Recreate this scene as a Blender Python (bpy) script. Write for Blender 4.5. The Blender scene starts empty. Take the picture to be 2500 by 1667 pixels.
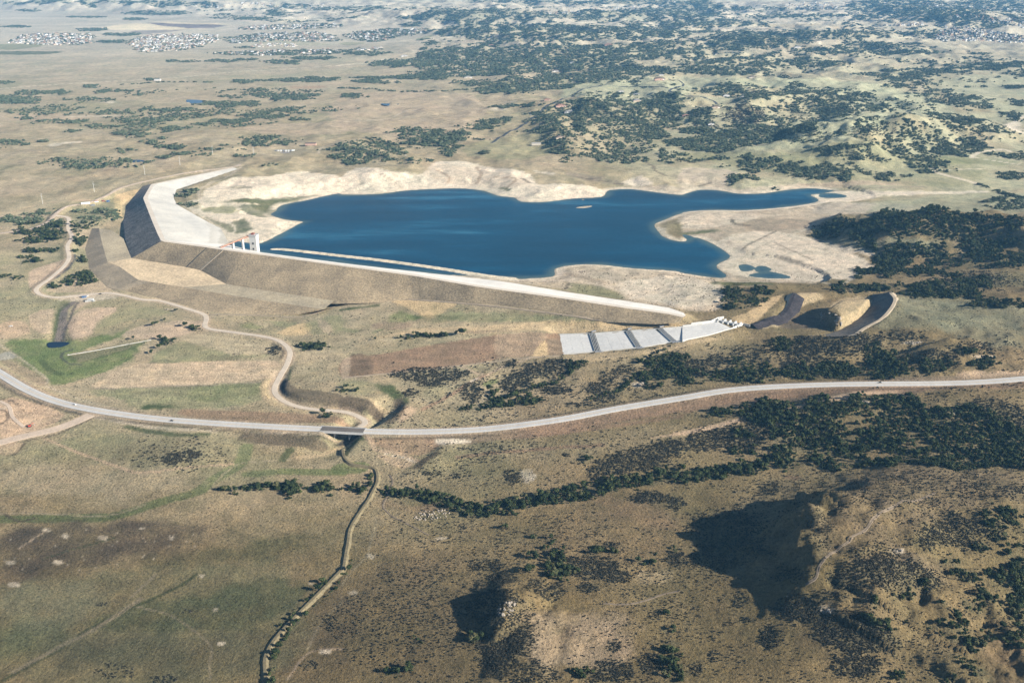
import bpy, math, random
import numpy as np
from mathutils import Vector

random.seed(7)
rng = np.random.default_rng(11)
R = math.radians

# ------------------------------------------------------------------ camera, sky, sun, exposure
scene = bpy.context.scene
CAM_H, LENS, PITCH = 620.0, 35.0, 21.42
cam_data = bpy.data.cameras.new('camera')
cam_data.lens = LENS; cam_data.sensor_width = 36.0
cam_data.clip_start = 1.0; cam_data.clip_end = 120000.0
cam = bpy.data.objects.new('camera', cam_data)
scene.collection.objects.link(cam)
cam.location = (0, 0, CAM_H)
cam.rotation_euler = (R(90 - PITCH), 0, 0)
scene.camera = cam

SUN_EL, SUN_AZ = 24.0, 107.0      # azimuth clockwise from the view direction (+Y): low sun on the right, a little behind the camera
world = bpy.data.worlds.new('World'); scene.world = world; world.use_nodes = True
wn = world.node_tree.nodes; wn.clear()
wo = wn.new('ShaderNodeOutputWorld'); bg = wn.new('ShaderNodeBackground'); sky = wn.new('ShaderNodeTexSky')
sky.sky_type = 'NISHITA'; sky.sun_disc = False
sky.sun_elevation = R(SUN_EL); sky.sun_rotation = R(SUN_AZ)
sky.altitude = 1800; sky.air_density = 1.0; sky.dust_density = 0.6; sky.ozone_density = 1.6
bg.inputs['Strength'].default_value = 0.05
world.node_tree.links.new(sky.outputs[0], bg.inputs[0]); world.node_tree.links.new(bg.outputs[0], wo.inputs[0])
sun_data = bpy.data.lights.new('sun', 'SUN'); sun_data.energy = 5.0; sun_data.angle = R(0.5); sun_data.color = (1.0, 0.94, 0.84)
sun = bpy.data.objects.new('sun', sun_data); scene.collection.objects.link(sun)
sdir = Vector((math.sin(R(SUN_AZ)) * math.cos(R(SUN_EL)), math.cos(R(SUN_AZ)) * math.cos(R(SUN_EL)), math.sin(R(SUN_EL))))
sun.rotation_euler = sdir.to_track_quat('Z', 'Y').to_euler()
sun.location = (3000, -900, 1400)
vs = scene.view_settings
vs.view_transform = 'Standard'; vs.look = 'None'; vs.exposure = 1.25; vs.gamma = 1.0; vs.use_curve_mapping = False
scene.cycles.use_denoising = True
scene.cycles.max_bounces = 5; scene.cycles.diffuse_bounces = 2; scene.cycles.glossy_bounces = 2
scene.cycles.transmission_bounces = 2; scene.cycles.volume_bounces = 0; scene.cycles.transparent_max_bounces = 4

# ------------------------------------------------------------------ survey: photo crops -> ground map
F_PX = LENS / 36.0 * 2500.0
CROPS = dict(A=(0, 0), B=(834, 0), C=(1666, 0), D=(0, 380), E=(834, 380), F=(1666, 380), G=(0, 750), H=(834, 750), I=(1666, 750), J=(0, 1200), K=(834, 1200), L=(1666, 1200))
SC = 834 / 2352.0
def px(s):
    out = []; o = None
    for tok in s.split():
        if tok.isalpha(): o = CROPS[tok]; continue
        a, b = tok.split(',')
        out.append((o[0] + float(a) * SC, o[1] + float(b) * SC))
    return np.array(out)
def rays(p):
    a = (p[:, 0] - 1250) / F_PX; b = (833.5 - p[:, 1]) / F_PX
    cp, sp = math.cos(R(PITCH)), math.sin(R(PITCH))
    return np.stack([a, cp + b * sp, -sp + b * cp], 1)
def at(s, z):
    p = px(s) if isinstance(s, str) else np.atleast_2d(np.array(s, float)); d = rays(p)
    z = np.broadcast_to(np.array(z, float), (len(p),))
    t = (z - CAM_H) / d[:, 2]
    return np.stack([d[:, 0] * t, d[:, 1] * t, z], 1)

# ------------------------------------------------------------------ noise
_perm = np.random.default_rng(3).permutation(1024)
_perm = np.concatenate([_perm, _perm])
_ang = np.random.default_rng(4).random(1024) * 2 * np.pi
_gx, _gy = np.cos(_ang), np.sin(_ang)
def perlin(x, y, seed=0):
    xi = np.floor(x).astype(np.int64); yi = np.floor(y).astype(np.int64)
    xf = x - xi; yf = y - yi
    u = xf * xf * xf * (xf * (xf * 6 - 15) + 10); v = yf * yf * yf * (yf * (yf * 6 - 15) + 10)
    def g(i, j, dx, dy):
        h = _perm[(_perm[(i + seed * 57) & 1023] + j) & 1023]
        return _gx[h] * dx + _gy[h] * dy
    n00 = g(xi, yi, xf, yf); n10 = g(xi + 1, yi, xf - 1, yf)
    n01 = g(xi, yi + 1, xf, yf - 1); n11 = g(xi + 1, yi + 1, xf - 1, yf - 1)
    a = n00 + u * (n10 - n00); b = n01 + u * (n11 - n01)
    return (a + v * (b - a)) * 1.5
def fbm(x, y, scale, octs=4, seed=0, gain=0.5):
    s = np.zeros_like(x); a = 1.0; f = 1.0 / scale; tot = 0
    for k in range(octs):
        s += a * perlin(x * f + 13.7 * k, y * f - 7.3 * k, seed + k); tot += a
        a *= gain; f *= 2.03
    return s / tot
def ridged(x, y, scale, octs=4, seed=0):
    s = np.zeros_like(x); a = 1.0; f = 1.0 / scale; tot = 0
    for k in range(octs):
        n = 1 - np.abs(perlin(x * f + 3.1 * k, y * f + 9.2 * k, seed + k)) * 1.6
        s += a * n; tot += a; a *= 0.5; f *= 2.1
    return s / tot
def sstep(a, b, x):
    t = np.clip((x - a) / (b - a), 0, 1); return t * t * (3 - 2 * t)

# ------------------------------------------------------------------ plan geometry helpers
def seg_dist(X, Y, P, closed=False):
    """distance to polyline, index+fraction of the nearest spot, side (+ left of direction)"""
    best = np.full(X.shape, 1e18); bi = np.zeros(X.shape); side = np.zeros(X.shape)
    n = len(P); m = n if closed else n - 1
    for i in range(m):
        ax, ay = P[i][0], P[i][1]; bx, by = P[(i + 1) % n][0], P[(i + 1) % n][1]
        dx, dy = bx - ax, by - ay; L2 = dx * dx + dy * dy + 1e-9
        t = np.clip(((X - ax) * dx + (Y - ay) * dy) / L2, 0, 1)
        qx, qy = X - ax - t * dx, Y - ay - t * dy
        d = qx * qx + qy * qy
        k = d < best
        best = np.where(k, d, best); bi = np.where(k, i + t, bi)
        side = np.where(k, np.clip((dx * (Y - ay) - dy * (X - ax)) / (math.sqrt(L2) * np.sqrt(d) + 1e-6), -1, 1), side)
    return np.sqrt(best), bi, side
def inside(X, Y, P):
    c = np.zeros(X.shape, bool); n = len(P); j = n - 1
    for i in range(n):
        xi, yi, xj, yj = P[i][0], P[i][1], P[j][0], P[j][1]
        if yi != yj:
            k = ((yi > Y) != (yj > Y)) & (X < (xj - xi) * (Y - yi) / (yj - yi) + xi)
            c ^= k
        j = i
    return c
def sdf(X, Y, P):
    d, _, _ = seg_dist(X, Y, P, True)
    return np.where(inside(X, Y, P), d, -d)
def smooth(P, n=6, closed=False):
    """Catmull-Rom through the points"""
    P = np.asarray(P, float); out = []
    N = len(P); m = N if closed else N - 1
    for i in range(m):
        p1, p2 = P[i], P[(i + 1) % N]
        p0 = P[i - 1] if (i > 0 or closed) else 2 * p1 - p2
        p3 = P[(i + 2) % N] if (i + 2 < N or closed) else 2 * p2 - p1
        for k in range(n):
            t = k / n
            out.append(0.5 * ((2 * p1) + (-p0 + p2) * t + (2 * p0 - 5 * p1 + 4 * p2 - p3) * t * t + (-p0 + 3 * p1 - 3 * p2 + p3) * t ** 3))
    if not closed: out.append(P[-1])
    return np.array(out)
def resample(P, step):
    P = np.asarray(P, float)
    d = np.concatenate([[0], np.cumsum(np.linalg.norm(np.diff(P[:, :2], axis=0), axis=1))])
    n = max(2, int(round(d[-1] / step)) + 1); s = np.linspace(0, d[-1], n)
    return np.stack([np.interp(s, d, P[:, k]) for k in range(P.shape[1])], 1)

# ------------------------------------------------------------------ terrain grid (finer near the viewed valley)
ys = [-2500, -1200, -300, 200, 380, 480, 530]
y = 560.0
while y < 14000: ys.append(y); y *= 1.0037
while y < 42000: ys.append(y); y *= 1.05
ys = np.array(ys)
tf = np.arange(-0.70, 0.7001, 0.0021)
tc = np.array([0.72, 0.75, 0.8, 0.87, 0.96, 1.08, 1.25, 1.5, 2.0])
ts = np.concatenate([-tc[::-1], tf, tc])
NR, NC = len(ys), len(ts)
YY = np.repeat(ys[:, None], NC, 1)
XX = ts[None, :] * np.clip(ys, 560, 15000)[:, None]
X, Y = XX.ravel(), YY.ravel()

# spot heights read off the photograph (metres above the valley floor)
SPOT = """J 0,1300:14 600,1300:14 1200,1300:13 1800,1317:12 0,900:9 900,780:7 1500,700:8 0,400:6 1000,300:4 800,170:1 2200,300:4
G 900,100:-4 1300,200:-2.5 1700,250:-1 2100,580:9 0,1150:5 1250,1030:11 600,900:4 1700,1000:2 2200,1100:2 0,455:5 650,705:5 1400,790:6 1500,450:-1 800,350:-6 300,300:-9 1200,600:0 100,350:-4 2200,300:2
H 100,640:10 300,640:11 430,700:10 400,100:10 700,60:14 1300,60:24 600,1000:3 1000,1000:10 1500,1000:12 300,1250:0 2200,900:12 560,855:7 1000,835:8 2352,620:17 900,600:4 1300,450:8 700,450:8 2000,420:14 400,300:6 1000,280:12 200,150:8
K 900,150:-1 1600,60:0 500,300:3 300,700:8 200,1200:10 800,1250:12 1500,300:8 2000,200:9 1500,700:14 1700,1000:15 1800,1300:14
I 300,1180:2 1000,1110:4 2000,1110:10 2352,1090:14 600,900:12 1400,800:18 2200,700:34 1200,620:32 2000,600:38 1400,525:29 2352,490:35 600,420:22 300,300:24 1400,400:24 2000,250:42 1700,100:46 2300,100:48 1250,120:46 900,205:33
L 100,700:12 400,300:6 100,100:4 1100,150:42 1500,150:46 2200,100:36 1500,500:38 2000,500:22 2300,800:2 2000,1100:8 1600,900:20 1300,1200:18 700,1250:18 500,900:17 1000,800:22 2352,1300:12
D 900,950:2 1300,1100:-1.5 1700,1150:-1 2200,1100:1 700,1050:-1 800,700:9 1100,800:9 1500,750:9 200,1100:0 100,900:4 300,700:8 100,550:14 600,420:22 500,300:30 300,350:26 0,300:26 0,100:30 700,200:38 1000,130:44 1600,60:47 1400,20:46 600,50:34
E 0,60:44 600,40:46 1200,40:44 2000,60:40 1700,850:26 2200,950:34
F 100,100:30 600,100:42 1200,150:34 1700,200:28 2200,280:30 1200,350:24 1500,480:30 900,600:24 1250,780:24 1500,620:32 2000,600:40 2100,700:36 2300,600:50 1700,850:30 2200,850:40 1900,1000:46 1480,1020:49 200,900:34 500,920:38 1000,900:32
A 0,1100:26 1200,900:30 0,800:25 2000,1000:40 1000,600:22 0,500:15 2000,600:25 1000,300:10 0,250:5 2352,300:10 0,50:30 1200,0:60 1200,120:20
B 200,900:40 400,600:28 1000,500:40 1400,450:50 1300,800:44 1700,600:62 1500,850:52 1900,700:64 2200,800:40 2100,1000:32 1200,1000:42 600,200:30 1000,250:70 1500,200:80 2000,200:80 700,100:100 1500,60:110 2200,50:90 1200,0:120
C 300,650:70 500,800:48 700,760:42 1000,550:70 1200,780:66 1500,700:60 1900,650:34 1800,550:38 2200,700:44 1000,950:56 1500,1050:38 2200,850:32 2000,1030:32 300,1050:40 2200,500:50 1500,450:55 700,300:90 1000,220:90 300,250:90 2200,250:60 1600,150:60 1900,120:120 1500,50:110 500,80:70 2300,30:120"""
ctrl = []
o = None
for tok in SPOT.split():
    if tok.isalpha(): o = CROPS[tok]; continue
    a, z = tok.split(':'); a, b = a.split(',')
    ctrl.append(at([(o[0] + float(a) * SC, o[1] + float(b) * SC)], float(z))[0])
for xx, yy, zz in ((-20000, 8000, 20), (20000, 8000, 80), (-25000, 38000, 120), (0, 38000, 160), (25000, 38000, 160), (-1400, 200, 14), (1400, 200, 20), (0, 0, 14), (0, -2500, 14), (0, 18000, 130), (-9000, 18000, 90), (9000, 18000, 140)):
    ctrl.append((xx, yy, zz))
ctrl = np.array(ctrl)
def warp(x, y):
    yc = np.clip(y, 560, 15000)
    return x / yc, np.where(y > 560, np.log(np.maximum(y, 560)), np.log(560) + (y - 560) / 560.0)
cu, cv = warp(ctrl[:, 0], ctrl[:, 1])
def tps_k(r2): return 0.5 * r2 * np.log(r2 + 1e-12)
n = len(ctrl)
K = tps_k((cu[:, None] - cu) ** 2 + (cv[:, None] - cv) ** 2) + np.eye(n) * 0.004
Pm = np.stack([np.ones(n), cu, cv], 1)
Amat = np.block([[K, Pm], [Pm.T, np.zeros((3, 3))]])
w = np.linalg.solve(Amat, np.concatenate([ctrl[:, 2], np.zeros(3)]))
gu, gv = warp(X, Y)
Z = w[n] + w[n + 1] * gu + w[n + 2] * gv
for i in range(n): Z += w[i] * tps_k((gu - cu[i]) ** 2 + (gv - cv[i]) ** 2)
Z = np.clip(Z, -12, 170)

def hgt0(x, y):
    G_ = Z.reshape(NR, NC)
    i = np.clip(np.round(np.interp(y, ys, np.arange(NR))), 0, NR - 1).astype(int); j = np.clip(np.round(np.interp(x / np.clip(y, 560, 15000), ts, np.arange(NC))), 0, NC - 1).astype(int)
    return G_[i, j]
# hills and scarps: crest (photo), height along it, width left of direction, width right of direction
def ridge(s, zref, h, wl, wr, gully=0.25):
    global Z
    h = np.atleast_1d(np.array(h, float)); p_ = px(s); hh = np.interp(np.linspace(0, 1, len(p_)), np.linspace(0, 1, len(h)), h)
    P = at(s, zref)
    for _ in range(5): P = at(s, hgt0(P[:, 0], P[:, 1]) + hh)
    P = smooth(P, 5); h = np.interp(np.linspace(0, 1, len(P)), np.linspace(0, 1, len(np.atleast_1d(h))), np.atleast_1d(h))
    m = max(wl, wr) * 1.3
    k = (X > P[:, 0].min() - m) & (X < P[:, 0].max() + m) & (Y > P[:, 1].min() - m) & (Y < P[:, 1].max() + m)
    if not k.any(): return
    xk, yk = X[k], Y[k]
    nz = fbm(xk, yk, max(30, min(wl, wr) * 0.9), 4, 21)
    d, bi, sd = seg_dist(xk, yk, P)
    wd = (wr + (wl - wr) * (.5 + .5 * sd)) * (1 + gully * 1.6 * nz)
    Z[k] += np.interp(bi, np.arange(len(h)), h) * (1 - sstep(0, 1, d / wd)) * (1 + 0.25 * nz)
ridge('I 1560,1160 L 1100,60 980,95 900,150 925,230 895,300 930,400 970,470 900,600 860,680 800,760 740,900 700,1100', 45, [7, 17, 16, 25, 17, 26, 18, 22, 12, 15, 10, 6, 2], 240, 62, .7)
for s_ in ('L 900,180 760,190 600,230', 'L 905,330 780,360 650,420', 'L 1150,60 1000,40 850,30', 'L 940,480 830,540 700,590'): ridge(s_, 30, [9, 8, 2], 22, 22, .5)
ridge('K 1140,600 1110,690 1140,830 1250,930 1230,1080 1150,1200 1130,1317', 18, [3, 20, 17, 8, 5, 4, 3], 75, 32, 0.5)
ridge('F 1330,405 1500,420 1850,385 2352,420', 55, [34, 46, 48, 46], 170, 175, 0.35)
ridge('C 1420,850 1180,890 1080,985', 60, [34, 42, 32], 230, 100)
ridge('C 1100,800 930,870 600,960 300,990', 55, [34, 42, 30, 12], 170, 150)
ridge('C 2050,840 1700,820 1550,850', 45, [24, 42, 30], 230, 190)
ridge('C 700,680 450,650 200,640', 60, [22, 34, 20], 250, 200)
ridge('C 100,740 420,730 250,760', 50, [34, 40, 30], 230, 180)
ridge('I 2050,205 1700,260 1460,345', 30, [5, 15, 8], 110, 24)
ridge('F 1425,945 1452,1000 1372,1115 1240,1190', 48, [2, 3, 3, 2], 20, 10, 0.0)
ridge('B 1400,730 1500,830 1560,960', 45, [22, 30, 20], 190, 150)
ridge('B 1600,700 1850,720 2100,720', 60, [16, 28, 16], 300, 220)
ridge('H 730,950 620,1050 520,1115', 8, [3, 4, 2], 35, 22)
ridge('G 1110,1050 1250,1030 1380,1000', 10, [3, 4, 3], 80, 60)
ridge('H 900,500 1200,420 1600,400 2000,330', 12, [3, 5, 6, 6], 60, 60)
ridge('I 100,330 500,380 900,300 1100,230', 26, [3, 6, 9, 6], 90, 70)
ridge('I 450,780 700,760 1000,700 1200,640', 18, [3, 8, 8, 4], 80, 90, 0.4)
ridge('B 700,80 1000,68 1250,80', 110, [50, 60, 30], 600, 500)
ridge('B 1400,90 1700,75 2200,100', 110, [30, 50, 30], 600, 450)
ridge('B 750,190 950,175 1150,215', 80, [30, 45, 20], 350, 320)
ridge('B 1150,230 1350,215 1700,230', 80, [25, 40, 20], 300, 280)
ridge('B 1450,190 2000,205 2352,210', 80, [15, 30, 20], 350, 250)
ridge('C 400,245 620,260 900,300', 90, [20, 40, 20], 260, 250)
ridge('C 850,215 1150,220 1400,240', 90, [28, 28, 8], 260, 240)
ridge('A 0,0 600,5 1500,15', 80, [60, 90, 60], 900, 500)
ridge('A 900,85 1100,75 1300,95', 40, [15, 25, 12], 350, 300)
ridge('C 1600,50 2000,90 2352,130', 120, [50, 60, 40], 600, 500)

# natural relief
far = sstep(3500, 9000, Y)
hill = np.clip((Z - 20) / 50, 0, 1)
Z += fbm(X, Y, 420, 4, 1) * (3.5 + 10 * hill) * (1 + 0.8 * far)
Z += (ridged(X + 60 * fbm(X, Y, 300, 2, 9), Y, 330, 4, 5) - 0.62) * (1.5 + 33 * hill) * (1 + 0.7 * far)
Z += fbm(X, Y, 2600, 3, 2) * 45 * far
Z += fbm(X, Y, 60, 4, 8, .6) * (0.9 + 3.2 * hill) * (1 - 0.6 * far) + (ridged(X, Y, 85, 3, 18) - .62) * (.5 + 3 * hill) * (1 - far)
Z += (fbm(X, Y, 17, 3, 28, .6) * .8 + (ridged(X, Y, 34, 3, 29) - .62) * 2.2 * hill) * (1 - sstep(1500, 2200, Y))
Z = np.maximum(Z, -12)

def near(P, m):
    return (X > P[:, 0].min() - m) & (X < P[:, 0].max() + m) & (Y > P[:, 1].min() - m) & (Y < P[:, 1].max() + m)
def grade_line(P, half, blend, off=0.0):
    k = near(P, half + blend)
    d, bi, _ = seg_dist(X[k], Y[k], P)
    zz = np.interp(bi, np.arange(len(P)), P[:, 2]) + off
    a = 1 - sstep(half, half + blend, d)
    Z[k] += (zz - Z[k]) * a
def grade_area(P, blend, depth=0.0, inner=12.0):
    """inside: follow the heights of the outline, sunk by depth; outside: ramp to the natural ground"""
    k = near(P, blend)
    xk, yk = X[k], Y[k]
    s = sdf(xk, yk, P)
    D = resample(np.vstack([P, P[:1]]), 25)
    zz = np.zeros(len(xk)); ww = np.zeros(len(xk))
    for q in D:
        wq = 1.0 / ((xk - q[0]) ** 2 + (yk - q[1]) ** 2 + 60) ** 1.5
        zz += wq * q[2]; ww += wq
    zz = zz / ww - depth * sstep(0, inner, s)
    a = sstep(-blend, 0, s)
    Z[k] += (zz - Z[k]) * a

# ---- reservoir basin
WATER = 20.0
SHORE = """D 1640,640 1600,595 1700,600 1790,605 1900,555 2060,470 2080,455 1960,440 1870,410 1900,380 1945,340 2100,310 2250,275 2352,258
E 0,268 250,265 450,240 700,228 860,228 980,245 1090,280 1190,290 1240,318 1420,318 1600,295 1790,285 1830,245 1880,235 2000,232 2200,258 2352,272
F 0,272 60,250 130,235 250,240 380,262 560,260 700,240 850,225 1000,235 1040,245 950,262 880,272 930,300 905,325 700,355 450,375 250,375 100,380 0,395
E 2230,440 2150,475 2180,520 2200,548 2260,577 2352,592 F 60,568 150,580 330,690 230,755 290,810 300,840 200,838 0,808
E 2300,795 2000,775 1750,748 1580,755 1470,780 1460,830 1300,845 1180,848 900,843 500,798 0,748 D 2352,740 1790,668"""
shore = smooth(at(SHORE, WATER), 3, True)
k = near(shore, 160)
xk, yk = X[k], Y[k]
sd = sdf(xk, yk, shore) + 2.0 * fbm(xk, yk, 30, 2, 30)
bank = WATER + 0.15 - sd * 0.11 + np.maximum(0, -sd - 30) * 0.06
bank += np.clip(-sd / 60, 0, 1) * (fbm(xk, yk, 90, 3, 31) * 5 + (ridged(xk, yk, 52, 4, 33) - 0.6) * 5.5)
below = WATER - np.minimum(sd * 0.16, 9) - 0.15
Z[k] = np.where(sd > 0, below, Z[k] + (np.minimum(bank, np.maximum(Z[k], WATER + 1.5)) - Z[k]) * (1 - sstep(60, 150, -sd)))
Z[k] = np.where((sd <= 0) & (sd > -30), np.maximum(Z[k], WATER + 0.15 + np.minimum(-sd * 0.05, 2)), Z[k])
for s in ('F 950,265 1040,260 1125,275 1110,290 960,290', 'F 390,755 440,750 490,765 480,790 410,795', 'F 510,765 560,760 615,785 560,805 505,795', 'F 455,825 560,800 640,805 750,840 600,845', 'F 0,545 60,555 100,585 40,580'):
    P = smooth(at(s, WATER), 4, True); kk = near(P, 75); q = sdf(X[kk], Y[kk], P)
    Z[kk] = np.where(q > -70, np.minimum(Z[kk], WATER - q * np.where(q > 0, .1, .045)), Z[kk])
for s in ('E 1605,360 1640,352 1690,347 1725,345 1715,354 1660,362', 'E 1650,306 1665,300 1675,308'):
    P = smooth(at(s, WATER), 4, True); kk = near(P, 25); q = sdf(X[kk], Y[kk], P)
    Z[kk] = np.where(q > -10, np.maximum(Z[kk], WATER + np.clip(q * 0.12, -1, 0.9)), Z[kk])
spit = smooth(at('D 1830,660 1935,643 2352,688 E 300,722 700,778 1000,825 1180,845', WATER + 0.9), 5)
kk = near(spit, 40); d, _, _ = seg_dist(X[kk], Y[kk], spit)
Z[kk] = np.maximum(Z[kk], WATER + 1.1 - np.maximum(0, d - 6) * 0.35)

# ---- dam footprint, berm, spillway, highway, roads
DAM_OUT = [('E 2330,1130', 43), ('E 2200,1140', 40), ('E 1800,1125', 33), ('E 1300,1055', 29.5), ('E 1000,1020', 27), ('E 500,985', 18), ('E 200,978', 12),
  ('D 2300,1050', 3), ('D 2050,1100', -1.5), ('D 1500,1083', -1), ('D 1280,1030', 0), ('D 1100,982', 1), ('D 980,965', 1.5), ('D 850,925', 2), ('D 750,930', 2), ('D 620,780', 5), ('D 580,640', 8), ('D 640,500', 12),
  ('D 850,440', 18), ('D 870,340', 22), ('D 980,210', 40), ('D 1040,193', 46), ('D 1600,80', 47), ('D 1640,92', 46), ('D 1215,235', 34), ('D 1195,290', 33), ('D 1215,335', 32), ('D 1400,440', 27), ('D 1520,500', 23), ('D 1580,612', 18),
  ('D 1790,668', 18), ('D 2352,740', 18), ('E 500,798', 18.5), ('E 900,843', 21), ('E 1130,870', 27), ('E 1500,930', 33), ('E 1960,1000', 40), ('E 2250,1045', 44), ('E 2345,1080', 46)]
dam_out = np.vstack([at(s, z) for s, z in DAM_OUT])
grade_area(dam_out, 35, 3.0, 14)
pit = at('F 1405,958 1412,1010 1335,1112 1205,1184 I 1120,178 850,192 700,170 F 690,1110 860,1025 1100,982 1290,962', [31, 28, 27, 27, 30, 32, 28, 25, 25, 27, 30])
grade_area(pit, 22, 0.5, 10)
isl = at('F 1280,985 1110,990 995,1062 1092,1100 1088,1184 1140,1184 1265,1065', [45, 48, 52, 52, 47, 43, 43])
grade_area(isl, 13)
RIM = at('F 1420,940 1452,1000 1370,1112 1240,1186 I 1165,190 1050,203', [47, 48, 47, 44, 40, 35])
FLOOR = at('F 1300,958 1318,1012 1240,1104 1125,1178 I 1010,183 870,196', [31, 30, 29, 30, 32, 33])
rim_s, floor_s = smooth(RIM, 6), smooth(FLOOR, 6)
bk = np.vstack([rim_s, floor_s[::-1]]); k = np.nonzero(near(bk, 30))[0]; xk, yk = X[k], Y[k]; s_ = sdf(xk, yk, bk)
dr, br_, sr = seg_dist(xk, yk, rim_s); df, bf_, _ = seg_dist(xk, yk, floor_s)
zr_ = np.interp(br_, np.arange(len(rim_s)), rim_s[:, 2]); zf_ = np.interp(bf_, np.arange(len(floor_s)), floor_s[:, 2]); tt_ = df / (df + dr + 1e-6)
Z[k] += (zr_ - Z[k]) * (1 - sstep(2, 28, dr)) * (s_ < 0) * (sr > 0)
Z[k] = np.where(s_ > -3, np.minimum(Z[k], zf_ + (zr_ - zf_) * tt_ - 1.6), Z[k])
CH_TOP = ('H 1500,190 1705,184 1745,182 1955,167 1995,164 2175,152 2215,148 2352,138 I 0,131 120,118 235,96', [12, 15, 17.5, 22, 24.5, 29, 31.5, 33.5, 34, 35, 37])
CH_BOT = ('H 1525,327 1745,309 1785,305 2030,282 2070,277 2275,243 2315,237 2352,231 I 0,231 180,195 345,146', [12, 15, 17.5, 22, 24.5, 29, 31.5, 33.5, 34, 35, 37])
ch_top, ch_bot = at(*CH_TOP), at(*CH_BOT)
ch_poly = np.vstack([ch_top, ch_bot[::-1]])
grade_area(ch_poly, 40, 1.6, 8)
HWY = [('G 0,455', 6), ('G 200,572', 6), ('G 400,650', 6), ('G 650,706', 6), ('G 1000,757', 6.5), ('G 1400,792', 7), ('G 1900,822', 8), ('G 2300,842', 9), ('H 190,853', 9), ('H 560,856', 9.5), ('H 1000,836', 11.5), ('H 1500,772', 15), ('H 1900,697', 17.5), ('H 2352,622', 21),
  ('I 300,573', 23.5), ('I 600,548', 26), ('I 1000,532', 29), ('I 1400,526', 31), ('I 1800,523', 32), ('I 2100,511', 34), ('I 2352,491', 36)]
hwy = np.vstack([at(s, z) for s, z in HWY])
a, b = hwy[1] - hwy[0], hwy[-1] - hwy[-2]
hwy = np.vstack([hwy[:1] - a * 1.6 + np.array([[-60, 60, 0]]), hwy, hwy[-1:] + b * 2.2])
hwy = resample(smooth(hwy, 8), 12)
grade_line(hwy, 11, 17, -0.35)
# creek channel under the bridge
chan = smooth(np.vstack([at(s, z) for s, z in (('H 330,690', 2), ('H 270,760', -1), ('H 180,820', -3.5), ('H 90,862', -4.5), ('H 10,930', -4.5), ('G 2260,1010', -2.5), ('G 2050,1040', 1))]), 6)
grade_line(chan, 7, 23)
# outlet channel from the valve house to the pool
outc = smooth(np.vstack([at(s, z) for s, z in (('D 520,1022', 0), ('D 470,1055', -2), ('D 440,1120', -4.5), ('G 425,130', -7), ('G 400,200', -9.5), ('G 400,262', -11.5))]), 6)
grade_line(outc, 7, 20)

DIRT = {}
def dirt(key, pts, width, blend=9):
    P = np.vstack([at(s, z) for s, z in pts]) if not isinstance(pts, str) else None
    P = resample(smooth(P, 7), 7); DIRT[key] = (P, width)
    grade_line(P, width * 0.5 + 1.5, blend, -0.35)
dirt('dam_road', [('D 372,412', 26), ('D 450,420', 24), ('D 474,440', 23), ('D 470,500', 20), ('D 495,560', 17), ('D 465,620', 15), ('D 475,700', 12), ('D 440,760', 10), ('D 350,840', 8), ('D 265,900', 6), ('D 250,930', 5), ('D 290,960', 4), ('D 400,975', 3), ('D 620,955', 3), ('D 740,945', 3), ('D 850,960', 2.5),
  ('D 980,990', 1.5), ('D 1100,998', 1), ('D 1280,1050', 0), ('D 1400,1090', -1), ('G 1420,80', -1), ('G 1410,125', -1), ('G 1450,150', -1), ('G 1600,170', -0.5), ('G 1880,215', 1), ('G 1990,290', 2), ('G 1980,380', 2), ('G 1930,470', 2), ('G 1890,560', 2), ('G 1920,620', 2), ('G 2010,670', 2), ('G 2150,700', 2.5), ('G 2352,716', 3), ('H 80,735', 3), ('H 150,770', 3), ('H 160,800', 2.5), ('H 120,826', 2)], 8.5, 13)
dirt('rim_road', [('D 0,535', 16), ('D 200,505', 19), ('D 330,455', 23), ('D 390,395', 27), ('D 470,345', 30), ('D 600,325', 32), ('D 730,275', 36), ('D 850,215', 40), ('D 1100,155', 45), ('D 1300,115', 46.5), ('D 1600,76', 47.5), ('A 1650,1135', 47)], 8)
dirt('site_road', [('G -60,945', 5), ('G 150,890', 5), ('G 350,845', 5.3), ('G 500,795', 5.6), ('G 625,738', 5.8)], 17)
Z0 = Z.copy()

# ------------------------------------------------------------------ height lookup and draping photo outlines on the ground
Zg = Z.reshape(NR, NC)
def height(x, y):
    x = np.asarray(x, float); y = np.asarray(y, float)
    r = np.clip(np.interp(y, ys, np.arange(NR)), 0, NR - 1.001); c = np.clip(np.interp(x / np.clip(y, 560, 15000), ts, np.arange(NC)), 0, NC - 1.001)
    i = r.astype(int); j = c.astype(int); a = r - i; b = c - j
    return (Zg[i, j] * (1 - a) + Zg[i + 1, j] * a) * (1 - b) + (Zg[i, j + 1] * (1 - a) + Zg[i + 1, j + 1] * a) * b
_tt = np.geomspace(420, 36000, 900)
def drape(s):
    """ground points (x, y, z) seen at these spots of the photograph"""
    p = px(s) if isinstance(s, str) else np.atleast_2d(np.array(s, float)); d = rays(p)
    d = d / np.linalg.norm(d, axis=1)[:, None]
    gx = d[:, :1] * _tt; gy = d[:, 1:2] * _tt; gz = CAM_H + d[:, 2:3] * _tt
    hit = gz < height(gx, gy)
    i = np.argmax(hit, 1); i[~hit.any(1)] = len(_tt) - 1; i = np.maximum(i, 1)
    lo, hi = _tt[i - 1], _tt[i]
    for _ in range(14):
        m = 0.5 * (lo + hi); u = (CAM_H + d[:, 2] * m) < height(d[:, 0] * m, d[:, 1] * m)
        hi = np.where(u, m, hi); lo = np.where(u, lo, m)
    x, y = d[:, 0] * hi, d[:, 1] * hi
    return np.stack([x, y, height(x, y)], 1)
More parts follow.
